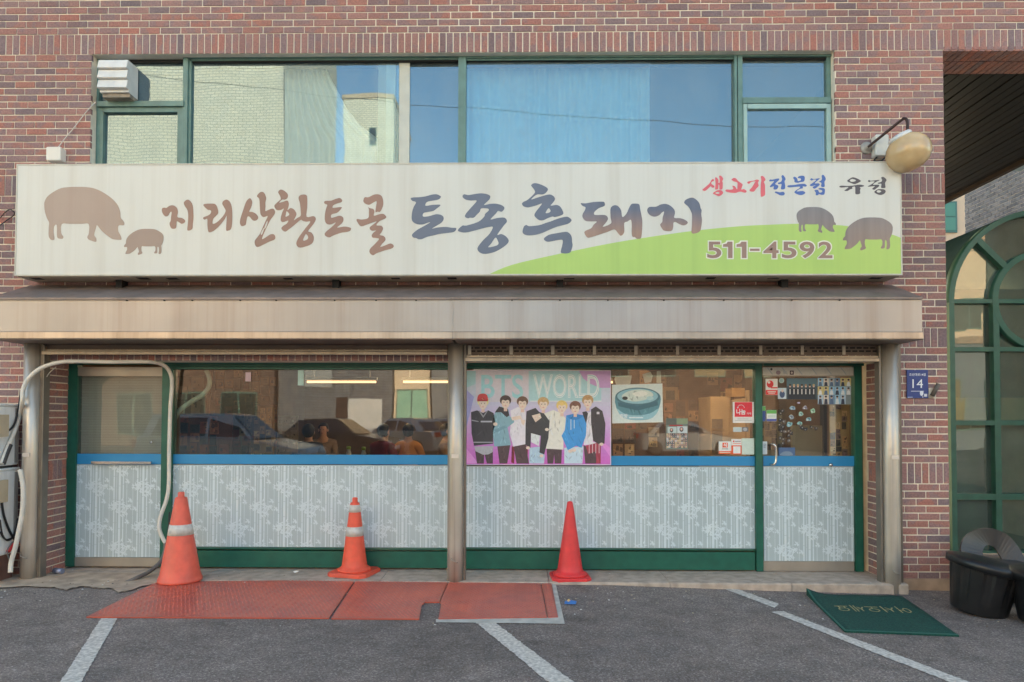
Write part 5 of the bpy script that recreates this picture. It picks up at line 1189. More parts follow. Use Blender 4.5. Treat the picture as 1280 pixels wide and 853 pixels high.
# ================================================================== LEFT: COOLING UNITS, HOSES
def outdoor_unit(z0, z1, x1, label):
    x0 = x1 - .80; ya, yb = -.43, -.10; root = thing('outdoor_unit', label, 'cooling unit', ((x0 + x1) / 2, -.26, z0), 'outdoor cooling units at the left edge')
    WM = mat('unit_white', S(232, 228, 226), .5, noise=(6, .12), streak=(.3, S(160, 150, 140)))
    m = MB(); m.bbox(x0, x1, ya, yb, z0, z1, .012); m.build('casing', WM, root)
    m = MB(); m.bbox(x0 - .01, x1 + .008, ya - .012, yb + .01, z1 + .001, z1 + .022, .006); m.build('top_cover', WM, root)
    m = MB(); xc, zc = x0 + .32, (z0 + z1) / 2
    for k in range(7): m.lathe([(.05 + .03 * k, 0), (.056 + .03 * k, 0), (.056 + .03 * k, .008), (.05 + .03 * k, .008)], 24, Matrix.Translation((xc, ya - .004, zc)) @ Matrix.Rotation(math.pi / 2, 4, 'X'))
    m.build('fan_grille', mat('grille_grey', S(120, 120, 122), .5), root)
    TAN = mat('cover_tan', S(190, 172, 146), .55, noise=(6, .15)); zc = z1 - .16
    m = MB(); m.box(x1 + .001, x1 + .035, ya + .01, -.27, zc - .12, zc + .08); m.build('valve_cover', TAN, root)
    m = MB(); m.box(x1 + .001, x1 + .004, yb - .05, yb - .01, z0 + .02, z1 - .02); m.build('side_seam', mat('seam_grey', S(150, 146, 142), .5), root)
    return root
UXR = W(23, 560, -.10)[0]
zu = [W(23, p, -.10)[1] for p in (690, 587, 581, 508)]
outdoor_unit(zu[0], zu[1], UXR + .005, 'lower white outdoor cooling unit of the stack at the left edge')
outdoor_unit(zu[2], zu[3], UXR, 'upper white outdoor cooling unit of the stack at the left edge')
m = MB(); m.box(UXR - .78, UXR - .02, -.42, -.12, .09, zu[0] - .002); tag(m.build('unit_plinth', mat('plinth_brick', S(120, 84, 74), .9, noise=(7, .35))), 'low brick coloured plinth under the stacked cooling units', 'plinth')
m = MB(); m.box(UXR - .76, UXR - .03, -.41, -.13, zu[1] + .023, zu[2] - .001); tag(m.build('unit_spacer', mat('spacer', S(60, 56, 54), .8)), 'dark spacer between the two stacked cooling units', 'spacer')
def pipe(name, px, r, material, label, cat, n=10, k=5):
    px = [(a, b, CAM.y + ray(a, b).y * (UXR + .022 - CAM.x) / ray(a, b).x if y == -.22 and a < 26 else y) for a, b, y in px]   # laid against the side of the cooling units
    pts = [(*(lambda q: (q[0], p[2], q[1]))(W(p[0], p[1], p[2])),) for p in px]
    m = MB(); m.tube(spline(pts, k, False), r, n); return tag(m.build(name, material), label, cat)
HOSE = mat('hose_white', S(214, 206, 194), .6, noise=(10, .15), bump=(30, .3)); HG = mat('hose_grey', S(112, 106, 100), .6, noise=(14, .2)); WIRE = mat('wire_black', S(36, 34, 34), .5)
def hoses():
    pipe('hose', [(2, 580, -.22), (9, 561, -.22), (18, 540, -.22), (25, 520, -.22), (28, 500, -.27), (29, 487, -.24), (36, 473, -.24), (52, 460, -.24), (75, 453, -.22), (100, 452, -.16), (140, 452.6, -.10), (185, 452.5, -.02), (203, 456, .1), (212, 465, .18), (215, 480, .21), (213, 510, .22), (211.5, 560, .22), (211, 605, .22), (208, 625, .2), (201, 645, .17), (199, 660, .15), (203, 672, .14), (207, 679, .13)], .0185, HOSE, 'white lagged hose looping over the left door from the cooling units', 'hose')
    pipe('hose', [(207, 679, .13), (206, 690, .12), (200, 703, .06), (188, 714, -.05), (170, 723, -.2), (152, 731, -.28), (146, 733.5, -.31)], .019, HG, 'grey hose tail trailing from the white hose onto the apron', 'hose')
    pipe('cable', [(212, 640, .19), (210, 668, .16), (207, 690, .14), (196, 706, .04), (180, 718, -.1)], .008, WIRE, 'thin dark cable beside the grey hose tail', 'cable', 6)
    pipe('hose', [(25, 587, -.32), (29, 610, -.3), (28, 640, -.3), (24, 662, -.3), (19, 685, -.3), (14, 703, -.3), (13, 716, -.32)], .02, HOSE, 'white hose dropping beside the lower cooling unit to the apron', 'hose')
    pipe('cable', [(26, 490, -.26), (23, 512, -.22), (17, 532, -.22), (8, 540, -.22), (0, 543, -.22)], .009, WIRE, 'black cable curving from the white hose to the upper cooling unit', 'cable', 6)
    pipe('cable', [(2, 626, -.22), (5, 645, -.22), (12, 664, -.22), (19, 676, -.22), (23, 682, -.22)], .010, WIRE, 'black cable hanging in front of the lower cooling unit', 'cable', 6)
    pipe('cable', [(0, 665, -.22), (6, 674, -.22), (15, 672, -.22), (20, 660, -.22), (22, 648, -.22)], .006, WIRE, 'thinner black cable looping at the lower cooling unit', 'cable', 6)
    pipe('cable', [(24, 655, -.22), (19, 668, -.22), (10, 676, -.22), (3, 668, -.22), (0, 650, -.22)], .007, WIRE, 'black cable sagging in a loop on the side of the lower cooling unit', 'cable', 6)
    pipe('cable', [(12, 700, -.22), (9, 690, -.22), (14, 680, -.22), (22, 672, -.22), (25, 660, -.22)], .006, mat('wire_grey', S(120, 116, 112), .6), 'grey cable rising from the plinth beside the lower cooling unit', 'cable', 6)
    pipe('cable_wrap', [(10, 690, -.22), (14, 684, -.22), (19, 678, -.22)], .018, mat('red_tape', S(196, 50, 46), .5), 'red taped cable joint at the lower cooling unit', 'cable joint', 8)
    pipe('pipe_joint', [(3, 580, -.22), (8, 566, -.22), (12, 556, -.22)], .026, mat('joint', S(70, 66, 66), .5, noise=(30, .4)), 'dark pipe joint of the upper cooling unit', 'pipe joint', 8)
    pipe('hose', [(258, 463, .40), (262, 474, .40), (261, 484, .40), (253, 494, .40), (238, 503, .40), (225, 513, .39), (218, 525, .38), (216, 540, .38), (215.5, 566, .38), (215.5, 600, .38)], .024, mat('hose_green', S(176, 188, 166), .6, noise=(8, .12)), 'pale green S shaped hose inside the left window', 'hose')
    pipe('cable', [(70, 459, -.2), (62, 466, -.12), (58, 472, -.1)], .004, HOSE, 'thin pale tie below the hose by the left post', 'tie', 5)
    pipe('cable', [(120, 127.5, .0), (108, 140, -.015), (94, 158, -.02), (80, 175, -.025), (71, 187, -.03)], .0045, mat('wire_pale', S(196, 188, 180), .6), 'thin pale cable slanting from the window to the white wall box', 'cable', 5)
    pipe('cable', [(0, 273, -.02), (6, 266, -.02), (13, 262, -.03), (18, 268, -.02), (8, 276, -.02), (0, 282, -.02)], .005, WIRE, 'dark cable loop on the bricks left of the signboard', 'cable', 5)
    x0, z1 = W(57.5, 183.5, -.08); x1, z0 = W(75.5, 200.5, -.08); m = MB(); m.bbox(x0, x1, -.08, .0, z0, z1, .008); root = tag(m.build('wall_box', mat('box_white', S(214, 206, 194), .5)), 'small white box on the brick wall above the left end of the signboard', 'wall box')
hoses()
def vent_hood():
    Y = -.08; root = thing('vent_hood', 'white louvred vent hood in the top left window', 'vent hood', (W(145, 95, Y)[0], Y, W(145, 118, Y)[1]))
    WH = mat('hood_white', S(214, 210, 204), .5, noise=(8, .1), streak=(.2, S(170, 160, 150)))
    a = W(122.5, 74, Y); b = W(158.5, 111, Y); x0, x1, z0, z1 = a[0], b[0], b[1], a[1]
    m = MB(); m.box(x0 + .004, x1 - .002, Y + .03, YU + .02, z0 - .02, z1); m.build('casing', WH, root)
    h = (z1 - z0) / 3
    for k in range(3):
        zb = z0 + k * h; m = MB(); m.prism_x([(Y, zb + .004), (Y - .012, zb + .01), (Y + .012, zb + h - .004), (Y + .04, zb + h - .004), (Y + .04, zb + .004)], x0, x1); m.build('louver', WH, root)
    m = MB(); m.box(x0 + .02, x1 - .0, Y + .05, YU + .025, z0 - .06, z0 - .022); m.build('bracket', mat('bracket_tan', S(150, 136, 120), .8, noise=(20, .4)), root)
vent_hood()

# ================================================================== RIGHT: LAMP, NUMBER PLATE
def lamp():
    Y = -.34; gx, gzz = W(1135.5, 191, Y); root = thing('wall_lamp', 'wall lamp with a yellowed oval globe on a bent brown arm above the sign', 'lamp', (W(1084, 185, 0)[0], 0, W(1084, 185, 0)[1]))
    AR = mat('lamp_arm', S(70, 50, 46), .5, .3, noise=(20, .3)); x, z = W(1083.5, 185, -.01)
    m = MB(); m.lathe([(.058, 0), (.058, .008), (.045, .014), (.03, .02), (.026, .06), (.02, .07), (0, .072)], 24, Matrix.Translation((x, -.002, z)) @ Matrix.Rotation(math.pi / 2, 4, 'X')); m.build('mount', mat('mount_grey', S(170, 164, 156), .5, .3, noise=(20, .3)), root)
    a = W(1085, 184, -.06); b = W(1126, 151, -.26); c = W(1131, 148.5, -.29); d = W(1134, 152, -.32); e = W(1134.5, 164, -.34)
    m = MB(); m.tube(spline([(a[0], -.06, a[1]), ((a[0] + b[0]) / 2, -.16, (a[1] + b[1]) / 2), (b[0], -.26, b[1]), (c[0], -.29, c[1]), (d[0], -.32, d[1]), (e[0], -.34, e[1])], 5, False), .013, 10); m.build('arm', AR, root)
    T = Matrix.Translation((gx, Y, gzz)) @ Matrix.Rotation(rad(-28), 4, 'Y')
    m = MB(); m.lathe([(.001, -.155), (.06, -.150), (.12, -.125), (.165, -.08), (.185, -.03), (.188, .01), (.18, .05), (.15, .10), (.11, .133), (.085, .145)], 36, T @ Matrix.Diagonal((1.0, 1.0, 1.06, 1)))
    G_ = mat('globe', S(206, 178, 134), .22, noise=(3.5, .25), col2=S(176, 142, 98), coat=.6); m.build('globe', G_, root)
    m = MB(); m.lathe([(.10, .142), (.10, .165), (.085, .18), (.03, .19), (0, .19)], 28, T); m.build('cap', mat('cap_white', S(206, 206, 204), .4, .2), root)
    bx = thing('junction_box', 'white junction box on the bricks behind the wall lamp', 'box', (W(1103, 181, -.06)[0], -.06, W(1103, 195, -.06)[1])); x0, z1 = W(1094.5, 168, -.08); x1, z0 = W(1111.5, 194.5, -.08)
    m = MB(); m.bbox(x0, x1, -.08, .0, z0, z1, .01); m.build('casing', mat('jb_white', S(206, 204, 196), .5, noise=(12, .12)), bx)
    m = MB(); m.tube(spline([(x0 + .03, -.04, z0), (x0 + .0, -.05, z0 - .04), (x0 + .05, -.06, z0 - .05), (x0 + .1, -.05, z0 - .01)], 4, False), .008, 6); m.build('cable', WIRE, bx)
lamp()
def plate_14():
    Y = -.012; P = Print(Y, 1125, 455, 17.067); NV = (46, 62, 122)
    root = thing('number_plate', 'blue house number plate reading 14 on the right brick pier', 'number plate', (W(1146, 480, Y)[0], Y, W(1146, 498, Y)[1]))
    P.sheet(145, 130, 605, 733, NV, .01); m = P; r = random.Random(2)
    for i in range(60):
        x, y = r.uniform(150, 595), r.uniform(140, 725); m.poly([(x, y), (x + r.uniform(4, 22), y + r.uniform(-9, 9)), (x + 8, y + 6)], (80, 98, 150), 1)
    m.text('조선대로14길', 195, 200, 548, 258, (226, 226, 230), 2, .012); m.text('14', 265, 328, 490, 515, (230, 230, 232), 2, .0); m.rect(236, 578, 510, 590, (206, 208, 218), 2); m.poly([(430, 590), (490, 580), (500, 640), (470, 685), (430, 660)], (216, 218, 224), 3, True); m.rect(515, 640, 578, 700, (206, 208, 214), 2); m.rect(160, 705, 270, 722, (176, 182, 206), 2)
    m.ell(486, 708, 12, 12, (226, 226, 230), 2, 10)
    P.mb.build('plate', PRINT, root)
    m = MB(); a = W(1161, 485, -.02); b = W(1170, 497, -.02); m.box(a[0], b[0], -.02, 0, b[1], a[1]); 
    rt = thing('wall_latch', 'small grey metal latch on the bricks right of the blue number plate', 'latch', (a[0], 0, b[1])); m.build('bracket', mat('latch_grey', S(186, 178, 164), .6, .2), rt)
    m = MB(); p0 = W(1166, 495, -.04); p1 = W(1173.5, 480, -.05); m.tube([(p0[0], -.03, p0[1]), (p1[0], -.045, p1[1])], .021, 8); m.build('lever', mat('lever_grey', S(96, 88, 80), .6, .2), rt)
plate_14()

# ================================================================== ARCHED ENTRANCE AT THE RIGHT
def arch():
    YA = 1.75; cx, cz = W(1305, 378, YA); S_ = (W(1405, 378, YA)[0] - cx) / 100.0; R = 119 * S_
    root = thing('arched_window', 'green framed arched glass porch with a round inner ring, at the right edge', 'arched window', (cx, YA, 0))
    def ring(r0, r1, y0, y1, a0, a1, n, c=(0, 0)):
        m = MB()
        for i in range(n + 1):
            a = a0 + (a1 - a0) * i / n; ca, sa = math.cos(a), math.sin(a)
            for r, y in ((r1, y0), (r1, y1), (r0, y1), (r0, y0)): m.v.append((cx + c[0] + r * ca, y, cz + c[1] + r * sa))
        for i in range(n):
            for j in range(4): e = (j + 1) % 4; m.face((i * 4 + j, i * 4 + e, (i + 1) * 4 + e, (i + 1) * 4 + j), sm=(j in (0, 2)))
        if abs(a1 - a0) < 6.2: m.face((3, 2, 1, 0)); m.face(tuple(n * 4 + k for k in range(4)))
        return m
    fw = 6.5 * S_
    ring(R - fw, R, YA, YA + .12, 0, math.pi, 40).build('arch_frame', ARCHG, root)
    ring(R - .03, R - .006, YA + .121, YA + 3.0, 0, math.pi, 40).build('barrel_roof', mat('barrel', S(62, 84, 78), .5, noise=(4, .2)), root)
    rc = -3 * S_; ring(57 * S_, 64 * S_, YA + .004, YA + .14, 0, 2 * math.pi, 48, (0, -rc)).build('ring_frame', ARCHG, root)
    for s in (-1, 1):
        m = MB(); m.box(cx + s * R, cx + s * (R - fw), YA, YA + .12, 0, cz - .001); m.build('post', ARCHG, root)
        m = MB(); m.box(cx + s * 63.5 * S_, cx + s * 56 * S_, YA + .006, YA + .16, 0, cz); m.build('mullion', ARCHG, root)
        m = MB(); m.box(cx + s * (R - .03), cx + s * (R - .006), YA + .121, YA + 3, 0, cz); m.build('side_panel', mat('side_green', S(44, 74, 66), .5, noise=(4, .2)), root)
    rows = []
    for a, b in ((374, 379), (434, 439.5), (526, 532), (618, 625.5), (690, 700)):
        z1 = W(1305, a, YA)[1]; z0 = W(1305, b, YA)[1]; rows.append((z0, z1)); m = MB(); m.box(cx - R + fw, cx + R - fw, YA + .009, YA + .13, z0, z1); m.build('transom', ARCHG, root)
    for ang in (45, 135, 90):
        a = rad(ang); m = MB(); m.box(63 * S_, R - fw + .005, YA + .012, YA + .14, -.035, .035); 
        m.v = [(cx + x * math.cos(a) - z * math.sin(a), y, cz + x * math.sin(a) + z * math.cos(a)) for x, y, z in m.v]; m.build('radial_bar', ARCHG, root)
    r = random.Random(8); yp = YA + .085; xs = [cx - R + fw * .6, cx - 60 * S_, cx + 60 * S_, cx + R - fw * .6]
    for i in range(3):
        for (a, _), (_, b) in zip(rows, rows[1:]):
            m = MB(); t = r.uniform(-.004, .004); m.v = [(xs[i], yp + t, b - .01), (xs[i + 1], yp - t, b - .01), (xs[i + 1], yp - t * .5, a + .01), (xs[i], yp + t, a + .01)]; m.face((0, 1, 2, 3)); m.build('pane', GLASS_ARCH, root)
    for a0, a1 in ((0, 45), (45, 90), (90, 135), (135, 180)):
        n = 10; o = [(cx + (R - fw * .5) * math.cos(rad(a0 + (a1 - a0) * i / n)), cz + (R - fw * .5) * math.sin(rad(a0 + (a1 - a0) * i / n))) for i in range(n + 1)]
        q = [(cx + 60 * S_ * math.cos(rad(a1 + (a0 - a1) * i / n)), cz - rc + 60 * S_ * math.sin(rad(a1 + (a0 - a1) * i / n))) for i in range(n + 1)]
        MB().flat([o + q], yp).build('pane', GLASS_ARCH, root)
    n = 36; MB().flat([[(cx + 59 * S_ * math.cos(2 * math.pi * i / n), cz - rc + 59 * S_ * math.sin(2 * math.pi * i / n)) for i in range(n)]], yp + .012).build('pane', GLASS_ARCH, root)
    m = MB(); m.box(cx - R + .04, cx + R - .04, YA + 1.3, YA + 1.34, 0, cz + .4); m.build('back_wall', mat('porch_wall', S(96, 142, 124), .9, noise=(2, .25)), root)
    m = MB(); z1 = W(1305, 497, YA)[1]; z0 = rows[2][1]; m.box(xs[0] + .01, xs[3] - .01, YA + .14, YA + .15, z0 + .01, z1); m.build('blind', mat('blind_yellow', S(160, 164, 124), .9, noise=(3, .15)), root)
    m = MB(); m.box(xs[0] + .01, xs[3] - .01, YA + .16, YA + .17, 0.02, rows[2][0]); m.build('frosted_panel', mat('frosted_green', S(78, 120, 100), .7, noise=(2.5, .3)), root)
    m = MB(); m.box(cx - R, cx + R, YA, YA + 3, -.05, .012); m.build('floor', CONC, root)
arch()

# ================================================================== BUILDINGS BEHIND, AT THE RIGHT
GREYB = brick_material('brick_grey', [S(112, 118, 128), S(92, 98, 108), S(124, 128, 136), S(102, 106, 118)], S(86, 90, 100))
def background():
    root = thing('brick_building', 'grey blue brick building behind the arched porch', 'building', (9.0, 4.6, 0))
    m = MB(); m.box(8.306, 14, 2.0, 6.2, 0, 9); m.build('wall', mat('grey_mortar', S(168, 170, 174), .9), root)
    m = MB(); r = random.Random(4); z = 3.2; k = 0
    while z < 7.2:
        y = 2.6 + (k % 2) * .1
        while y < 6.18:
            m.box(8.3 + r.uniform(-.002, .002), 8.33, y, min(y + .19, 6.2), z, z + .057, None, r.uniform(.01, 1)); y += .2
        z += .067; k += 1
    m.build('brick_field', GREYB, root, 'stuff')
    m = MB(); m.box(8.2, 14.1, 1.9, 6.3, 9, 9.25); m.build('roof', CONC, root)
    r2 = thing('plaster_building', 'beige plaster building with a dark teal window glimpsed beside the brick pier', 'building', (14, 17, 0))
    m = MB(); m.box(12.2, 17.5, 14, 20, 0, 12); m.build('wall', mat('plaster_beige', S(190, 168, 146), .9, noise=(1, .1)), r2)
    m = MB(); a = W(1186, 252, 13.96); b = W(1196.5, 291, 13.96); m.box(a[0] - .3, b[0], 13.95, 13.99, b[1], a[1]); f = m.build('window', mat('teal_window', S(46, 86, 76), .2), r2)
    m = MB(); m.box(a[0] - .2, b[0] - .06, 13.93, 13.948, b[1] + .06, (a[1] + b[1]) / 2 - .02); m.box(a[0] - .2, b[0] - .06, 13.93, 13.948, (a[1] + b[1]) / 2 + .02, a[1] - .06); m.islands('pane', mat('teal_pane', S(60, 110, 92), .12), f)
    m = MB(); m.box(12.0, 17.7, 13.8, 20.2, 12, 12.3); m.build('roof', CONC, r2)
    t = thing('eave_lamp', 'pale blue eave fitting sticking out over the grey brick wall', 'fitting', (7.6, 3.2, 5.0))
    a = W(1261, 212, 3.6); m = MB(); m.box(a[0], a[0] + .16, 2.3, 3.6, a[1] - .03, a[1] + .09); m.build('housing', mat('pale_blue', S(176, 200, 214), .5), t)
    m = MB(); m.box(a[0] + .17, a[0] + .26, 2.4, 3.5, a[1] - .06, a[1] + .02); m.build('strip', mat('strip_cream', S(214, 204, 166), .5), t)
background()

# ================================================================== INSIDE THE RESTAURANT
def interior():
    BW = mat('interior_brown', S(128, 102, 82), .8, noise=(2, .3)); FL = mat('interior_floor', S(120, 96, 78), .6, noise=(3, .3)); CE = mat('interior_ceiling', S(110, 92, 78), .9)
    z0, z1 = .115, 2.62; x0, x1 = LX0 - .1, LX1 + .1
    room = []
    m = MB(); m.box(x0, x1, .43, 8.0, .06, z0); struct(m.build('dining_floor', FL)); m = MB(); m.box(x0, x1, .43, 8.0, z1, z1 + .05); struct(m.build('dining_ceiling', CE))
    m = MB(); m.box(x0, x1, 8.0, 8.1, z0, z1); struct(m.build('dining_back_wall', BW)); m = MB(); m.box(x0 - .05, x0, .43, 8.0, z0, z1); struct(m.build('dining_side_wall', BW)); m = MB(); m.box(x1, x1 + .05, .43, 8.0, z0, z1); struct(m.build('dining_side_wall', BW))
    LT = mat('tube_light', (1, .8, .55, 1), .5, emit=((1, .56, .27, 1), .6))
    for a, b, py, Y, lab in ((384, 470, 477.5, 4.6, 'long warm tube light glowing in the left window'), (504, 575, 477.5, 4.6, 'warm tube light half hidden by the middle steel post'), (760, 824, 478, 4.6, 'warm tube light above the stone pot poster')):
        xa, z = W(a, py, Y); xb, _ = W(b, py, Y); t = thing('tube_light', lab, 'tube light', ((xa + xb) / 2, Y, z), 'tube lights in the dining room')
        m = MB(); m.tube([(xa, Y, z), (xb, Y, z)], .019, 10); m.build('tube', LT, t); m = MB(); m.box(xa - .02, xb + .02, Y - .04, Y + .04, z + .03, z + .07); m.build('fixture', mat('fixture', S(180, 172, 160), .5), t)
        m = MB(); m.box(xa + .1, xa + .115, Y - .01, Y + .01, z + .071, z1); m.box(xb - .115, xb - .1, Y - .01, Y + .01, z + .071, z1); m.build('rod', MATS['fixture'], t)
    LT_FILL = mat('added_fill_tube', (1, .85, .6, 1), .5, emit=((1, .78, .52, 1), 16.0))  # tubes added out of view to brighten the dining room
    for k, (x, y) in enumerate(((-1.9, 5.2), (0.3, 3.4), (2.2, 1.7))):
        t = thing('tube_light', 'added unseen fill light above the head of the ' + ('left window', 'middle steel post', 'right window')[k], 'tube light', (x, y, 2.5), 'added unseen fill lights close under the dining room ceiling')
        m = MB(); m.tube([(x - .6, y, 2.54), (x + .6, y, 2.54)], .022, 8); m.build('tube', LT_FILL, t); m = MB(); m.box(x - .62, x + .62, y - .05, y + .05, 2.57, 2.615); m.build('fixture', MATS['fixture'], t)
    r = random.Random(17)
    def board(px, Y, lab, base, cell, seed, pal, fill=.85):
        a = W(px[0], px[1], Y); b = W(px[2], px[3], Y); root = thing('photo_board', lab, 'photo board', ((a[0] + b[0]) / 2, Y, b[1]), 'boards covered with photographs')
        m = MB(); m.box(a[0], b[0], Y, Y + .02, b[1], a[1]); m.build('panel', mat('board_' + str(seed), S(*base), .8, noise=(4, .3)), root); q = random.Random(seed)
        x = a[0]
        while x < b[0] - cell * .5:
            z = b[1]
            while z < a[1] - cell * .6:
                w_, h_ = cell * q.uniform(.7, 1.1), cell * q.uniform(.8, 1.4)
                if q.random() < fill:
                    c = q.choice(pal); mm = MB(); mm.box(x, min(x + w_, b[0]), Y - .008, Y - .001, z, min(z + h_, a[1]), S(*c)); xe, ze = min(x + w_, b[0]), min(z + h_, a[1])
                    for _ in range(5):
                        f = q.uniform(.35, 1.25); u, v = q.uniform(.02, .7), q.uniform(.02, .7); uu, vv = min(.98, u + q.uniform(.1, .5)), min(.98, v + q.uniform(.1, .5)); k_ = q.uniform(.02, .12)
                        mm.flat([[(x + (xe - x) * u, z + (ze - z) * (v + k_)), (x + (xe - x) * (u + k_), z + (ze - z) * v), (x + (xe - x) * uu, z + (ze - z) * v), (x + (xe - x) * uu, z + (ze - z) * (vv - k_)), (x + (xe - x) * (u + .1), z + (ze - z) * vv)]], Y - .009 - .0004 * _, S(*[min(240, t_ * f) for t_ in c]))
                    mm.build('photo', PRINT, root)
                z += h_ * 1.08
            x += cell * 1.12
        return root
    warm = [(150, 112, 80), (112, 84, 64), (176, 132, 92), (96, 72, 60), (196, 160, 120), (132, 60, 48), (84, 66, 58), (170, 150, 130)]
    board((218, 470, 262, 518), 2.2, 'board of large pale portraits behind the left window', (120, 98, 76), .20, 31, [(176, 156, 130), (190, 170, 144), (150, 130, 108)], 1.0)
    board((226, 520, 290, 568), 2.0, 'orange and black picture wall low behind the left window', (124, 66, 44), .11, 32, [(170, 84, 44), (60, 46, 40), (146, 70, 50), (44, 38, 36), (186, 112, 70)])
    board((300, 488, 318, 545), 2.4, 'narrow board of small photographs beside the dark gap', (116, 92, 66), .08, 33, [(70, 58, 48), (136, 104, 70), (96, 76, 58)])
    board((318, 508, 342, 572), 2.3, 'golden collage board left of the grey reflection', (150, 112, 64), .07, 34, [(190, 138, 76), (96, 70, 48), (168, 120, 66), (70, 54, 42), (206, 160, 98)])
    board((766, 528, 830, 572), 2.6, 'row of framed photographs under the stone pot poster', (110, 80, 58), .14, 35, warm)
    board((830, 500, 886, 572), 3.0, 'reddish picture wall in the middle of the right window', (112, 84, 66), .15, 36, [(126, 64, 54), (150, 116, 88), (84, 64, 54), (140, 96, 74), (64, 52, 46)])
    board((1037, 506, 1062, 571), .62, 'pale board of small cut-out figures at the right side of the door', (190, 164, 124), .055, 37, [(70, 62, 62), (206, 164, 120), (140, 116, 120), (60, 66, 96), (220, 190, 150)], .8)
    board((948, 512, 978, 571), .7, 'dark board of tiny pictures behind the door handle', (150, 132, 100), .06, 38, [(70, 64, 56), (96, 84, 70), (60, 54, 50)], .6)
    # large picture frame and pale cupboard
    def frame(px, Y, lab):
        a = W(px[0], px[1], Y); b = W(px[2], px[3], Y); t = thing('picture_frame', lab, 'picture', ((a[0] + b[0]) / 2, Y, b[1])); m = MB(); k = .05
        m.box(a[0], b[0], Y, Y + .04, a[1] - k, a[1]); m.box(a[0], b[0], Y, Y + .04, b[1], b[1] + k); m.box(a[0], a[0] + k, Y, Y + .04, b[1] + k, a[1] - k); m.box(b[0] - k, b[0], Y, Y + .04, b[1] + k, a[1] - k); m.build('frame', mat('frame_wood', S(120, 94, 68), .5, noise=(6, .2)), t)
        m = MB(); m.box(a[0] + k, b[0] - k, Y + .02, Y + .03, b[1] + k, a[1] - k); m.build('picture', mat('picture_grey', S(74, 68, 62), .5, noise=(5, .4)), t)
    frame((828, 484, 848, 515), 3.2, 'dark framed picture high on the wall in the right window')
    def cupboard(): pass
    P1 = [(150, 112, 80), (92, 68, 52), (60, 46, 40), (170, 120, 76), (120, 58, 44), (200, 160, 112), (74, 60, 52)]
    board((214, 463, 346, 572), 3.6, 'big collage of pictures covering the wall behind the left end of the left window', (96, 72, 54), .12, 41, P1, .8)
    board((766, 462, 944, 572), 4.4, 'big collage of pictures covering the wall behind the right window', (110, 82, 62), .19, 42, P1 + [(140, 108, 84), (126, 96, 74)], .75)
    board((345, 520, 372, 566), 3.8, 'pale menu board glimpsed through the grey reflection', (190, 166, 138), .10, 43, [(186, 160, 132), (200, 176, 148)], .8)
    def cupboard():
        Y = 2.4; a = W(888, 496, Y); b = W(912, 572, Y); t = thing('cupboard', 'pale wooden cupboard inside the right window', 'cupboard', ((a[0] + b[0]) / 2, Y, z0)); PW = mat('pale_wood', S(190, 158, 122), .6, noise=(4, .15))
        m = MB(); m.box(a[0], b[0], Y, Y + .6, z0, a[1]); m.build('body', PW, t); m = MB(); m.box(b[0] + .002, b[0] + .28, Y + .1, Y + .6, z0, a[1] - .06); m.build('side_panel', mat('pale_wood2', S(206, 172, 130), .6), t)
        for px in ((890, 524, 903, 536), (890, 539, 903, 566)):
            c = W(px[0], px[1], Y - .01); d = W(px[2], px[3], Y - .01); m = MB(); m.box(c[0], d[0], Y - .02, Y - .002, d[1], c[1]); m.build('door', mat('cup_door', S(132, 112, 94), .6, noise=(9, .3)), t)
        c = W(915, 485, Y + .2); d = W(931, 495, Y + .2); m = MB(); m.box(c[0], d[0], Y + .2, Y + .5, d[1] - .01, c[1]); tag(m.build('cardboard_box', mat('carton', S(190, 144, 92), .8)), 'cardboard box on top of the pale cupboard', 'box')
        s = thing('shelf_rack', 'wooden rack with a slanted top right of the pale cupboard', 'rack', (W(930, 520, Y)[0], Y, z0)); c = W(912, 501, Y); d = W(937, 497, Y); e = W(937, 488, Y)
        m = MB(); m.prism_y([(c[0], c[1] - .05), (d[0], d[1] - .05), (d[0], d[1]), (c[0], c[1])], Y + .05, Y + .1); m.build('beam', PW, s); m = MB(); m.box(d[0] - .04, d[0], Y, Y + .05, z0, e[1]); m.build('post', PW, s)
        m = MB(); a = W(913, 516, Y + .3); b = W(935, 562, Y + .3); m.box(a[0], b[0], Y + .3, Y + .35, b[1], a[1]); m.build('panel', mat('rack_panel', S(86, 80, 96), .7, noise=(5, .4)), s)
    cupboard()
    a = W(990, 532, 1.0); b = W(1028, 572, 1.0); m = MB(); m.box(a[0], b[0], 1.0, 1.04, z0, a[1]); tag(m.build('notice_board', mat('nb', S(170, 158, 134), .8, noise=(3, .12))), 'plain beige board standing inside the right door', 'board')
    a = W(1029, 462, 1.4); b = W(1036, 572, 1.4); m = MB(); m.box(a[0], b[0], 1.4, 1.5, z0, z1 - .01); tag(m.build('dark_column', mat('col_dark', S(58, 52, 48), .8)), 'dark narrow column inside the right door', 'column')
    # tables, bottles
    TW = mat('table_wood', S(150, 112, 78), .45, noise=(5, .2)); CH = mat('chair_wood', S(84, 60, 46), .6)
    def table(x, y, lab):
        t = thing('dining_table', lab, 'table', (x, y, z0), 'tables in the dining room'); m = MB(); m.bbox(-.6, .6, -.36, .36, .70, .74, .01); m.build('tabletop', TW, t).location = (0, 0, 0)
        for sx in (-.52, .52):
            for sy in (-.28, .28): m = MB(); m.box(sx - .03, sx + .03, sy - .03, sy + .03, 0, .70); m.build('leg', CH, t).location = (0, 0, 0)
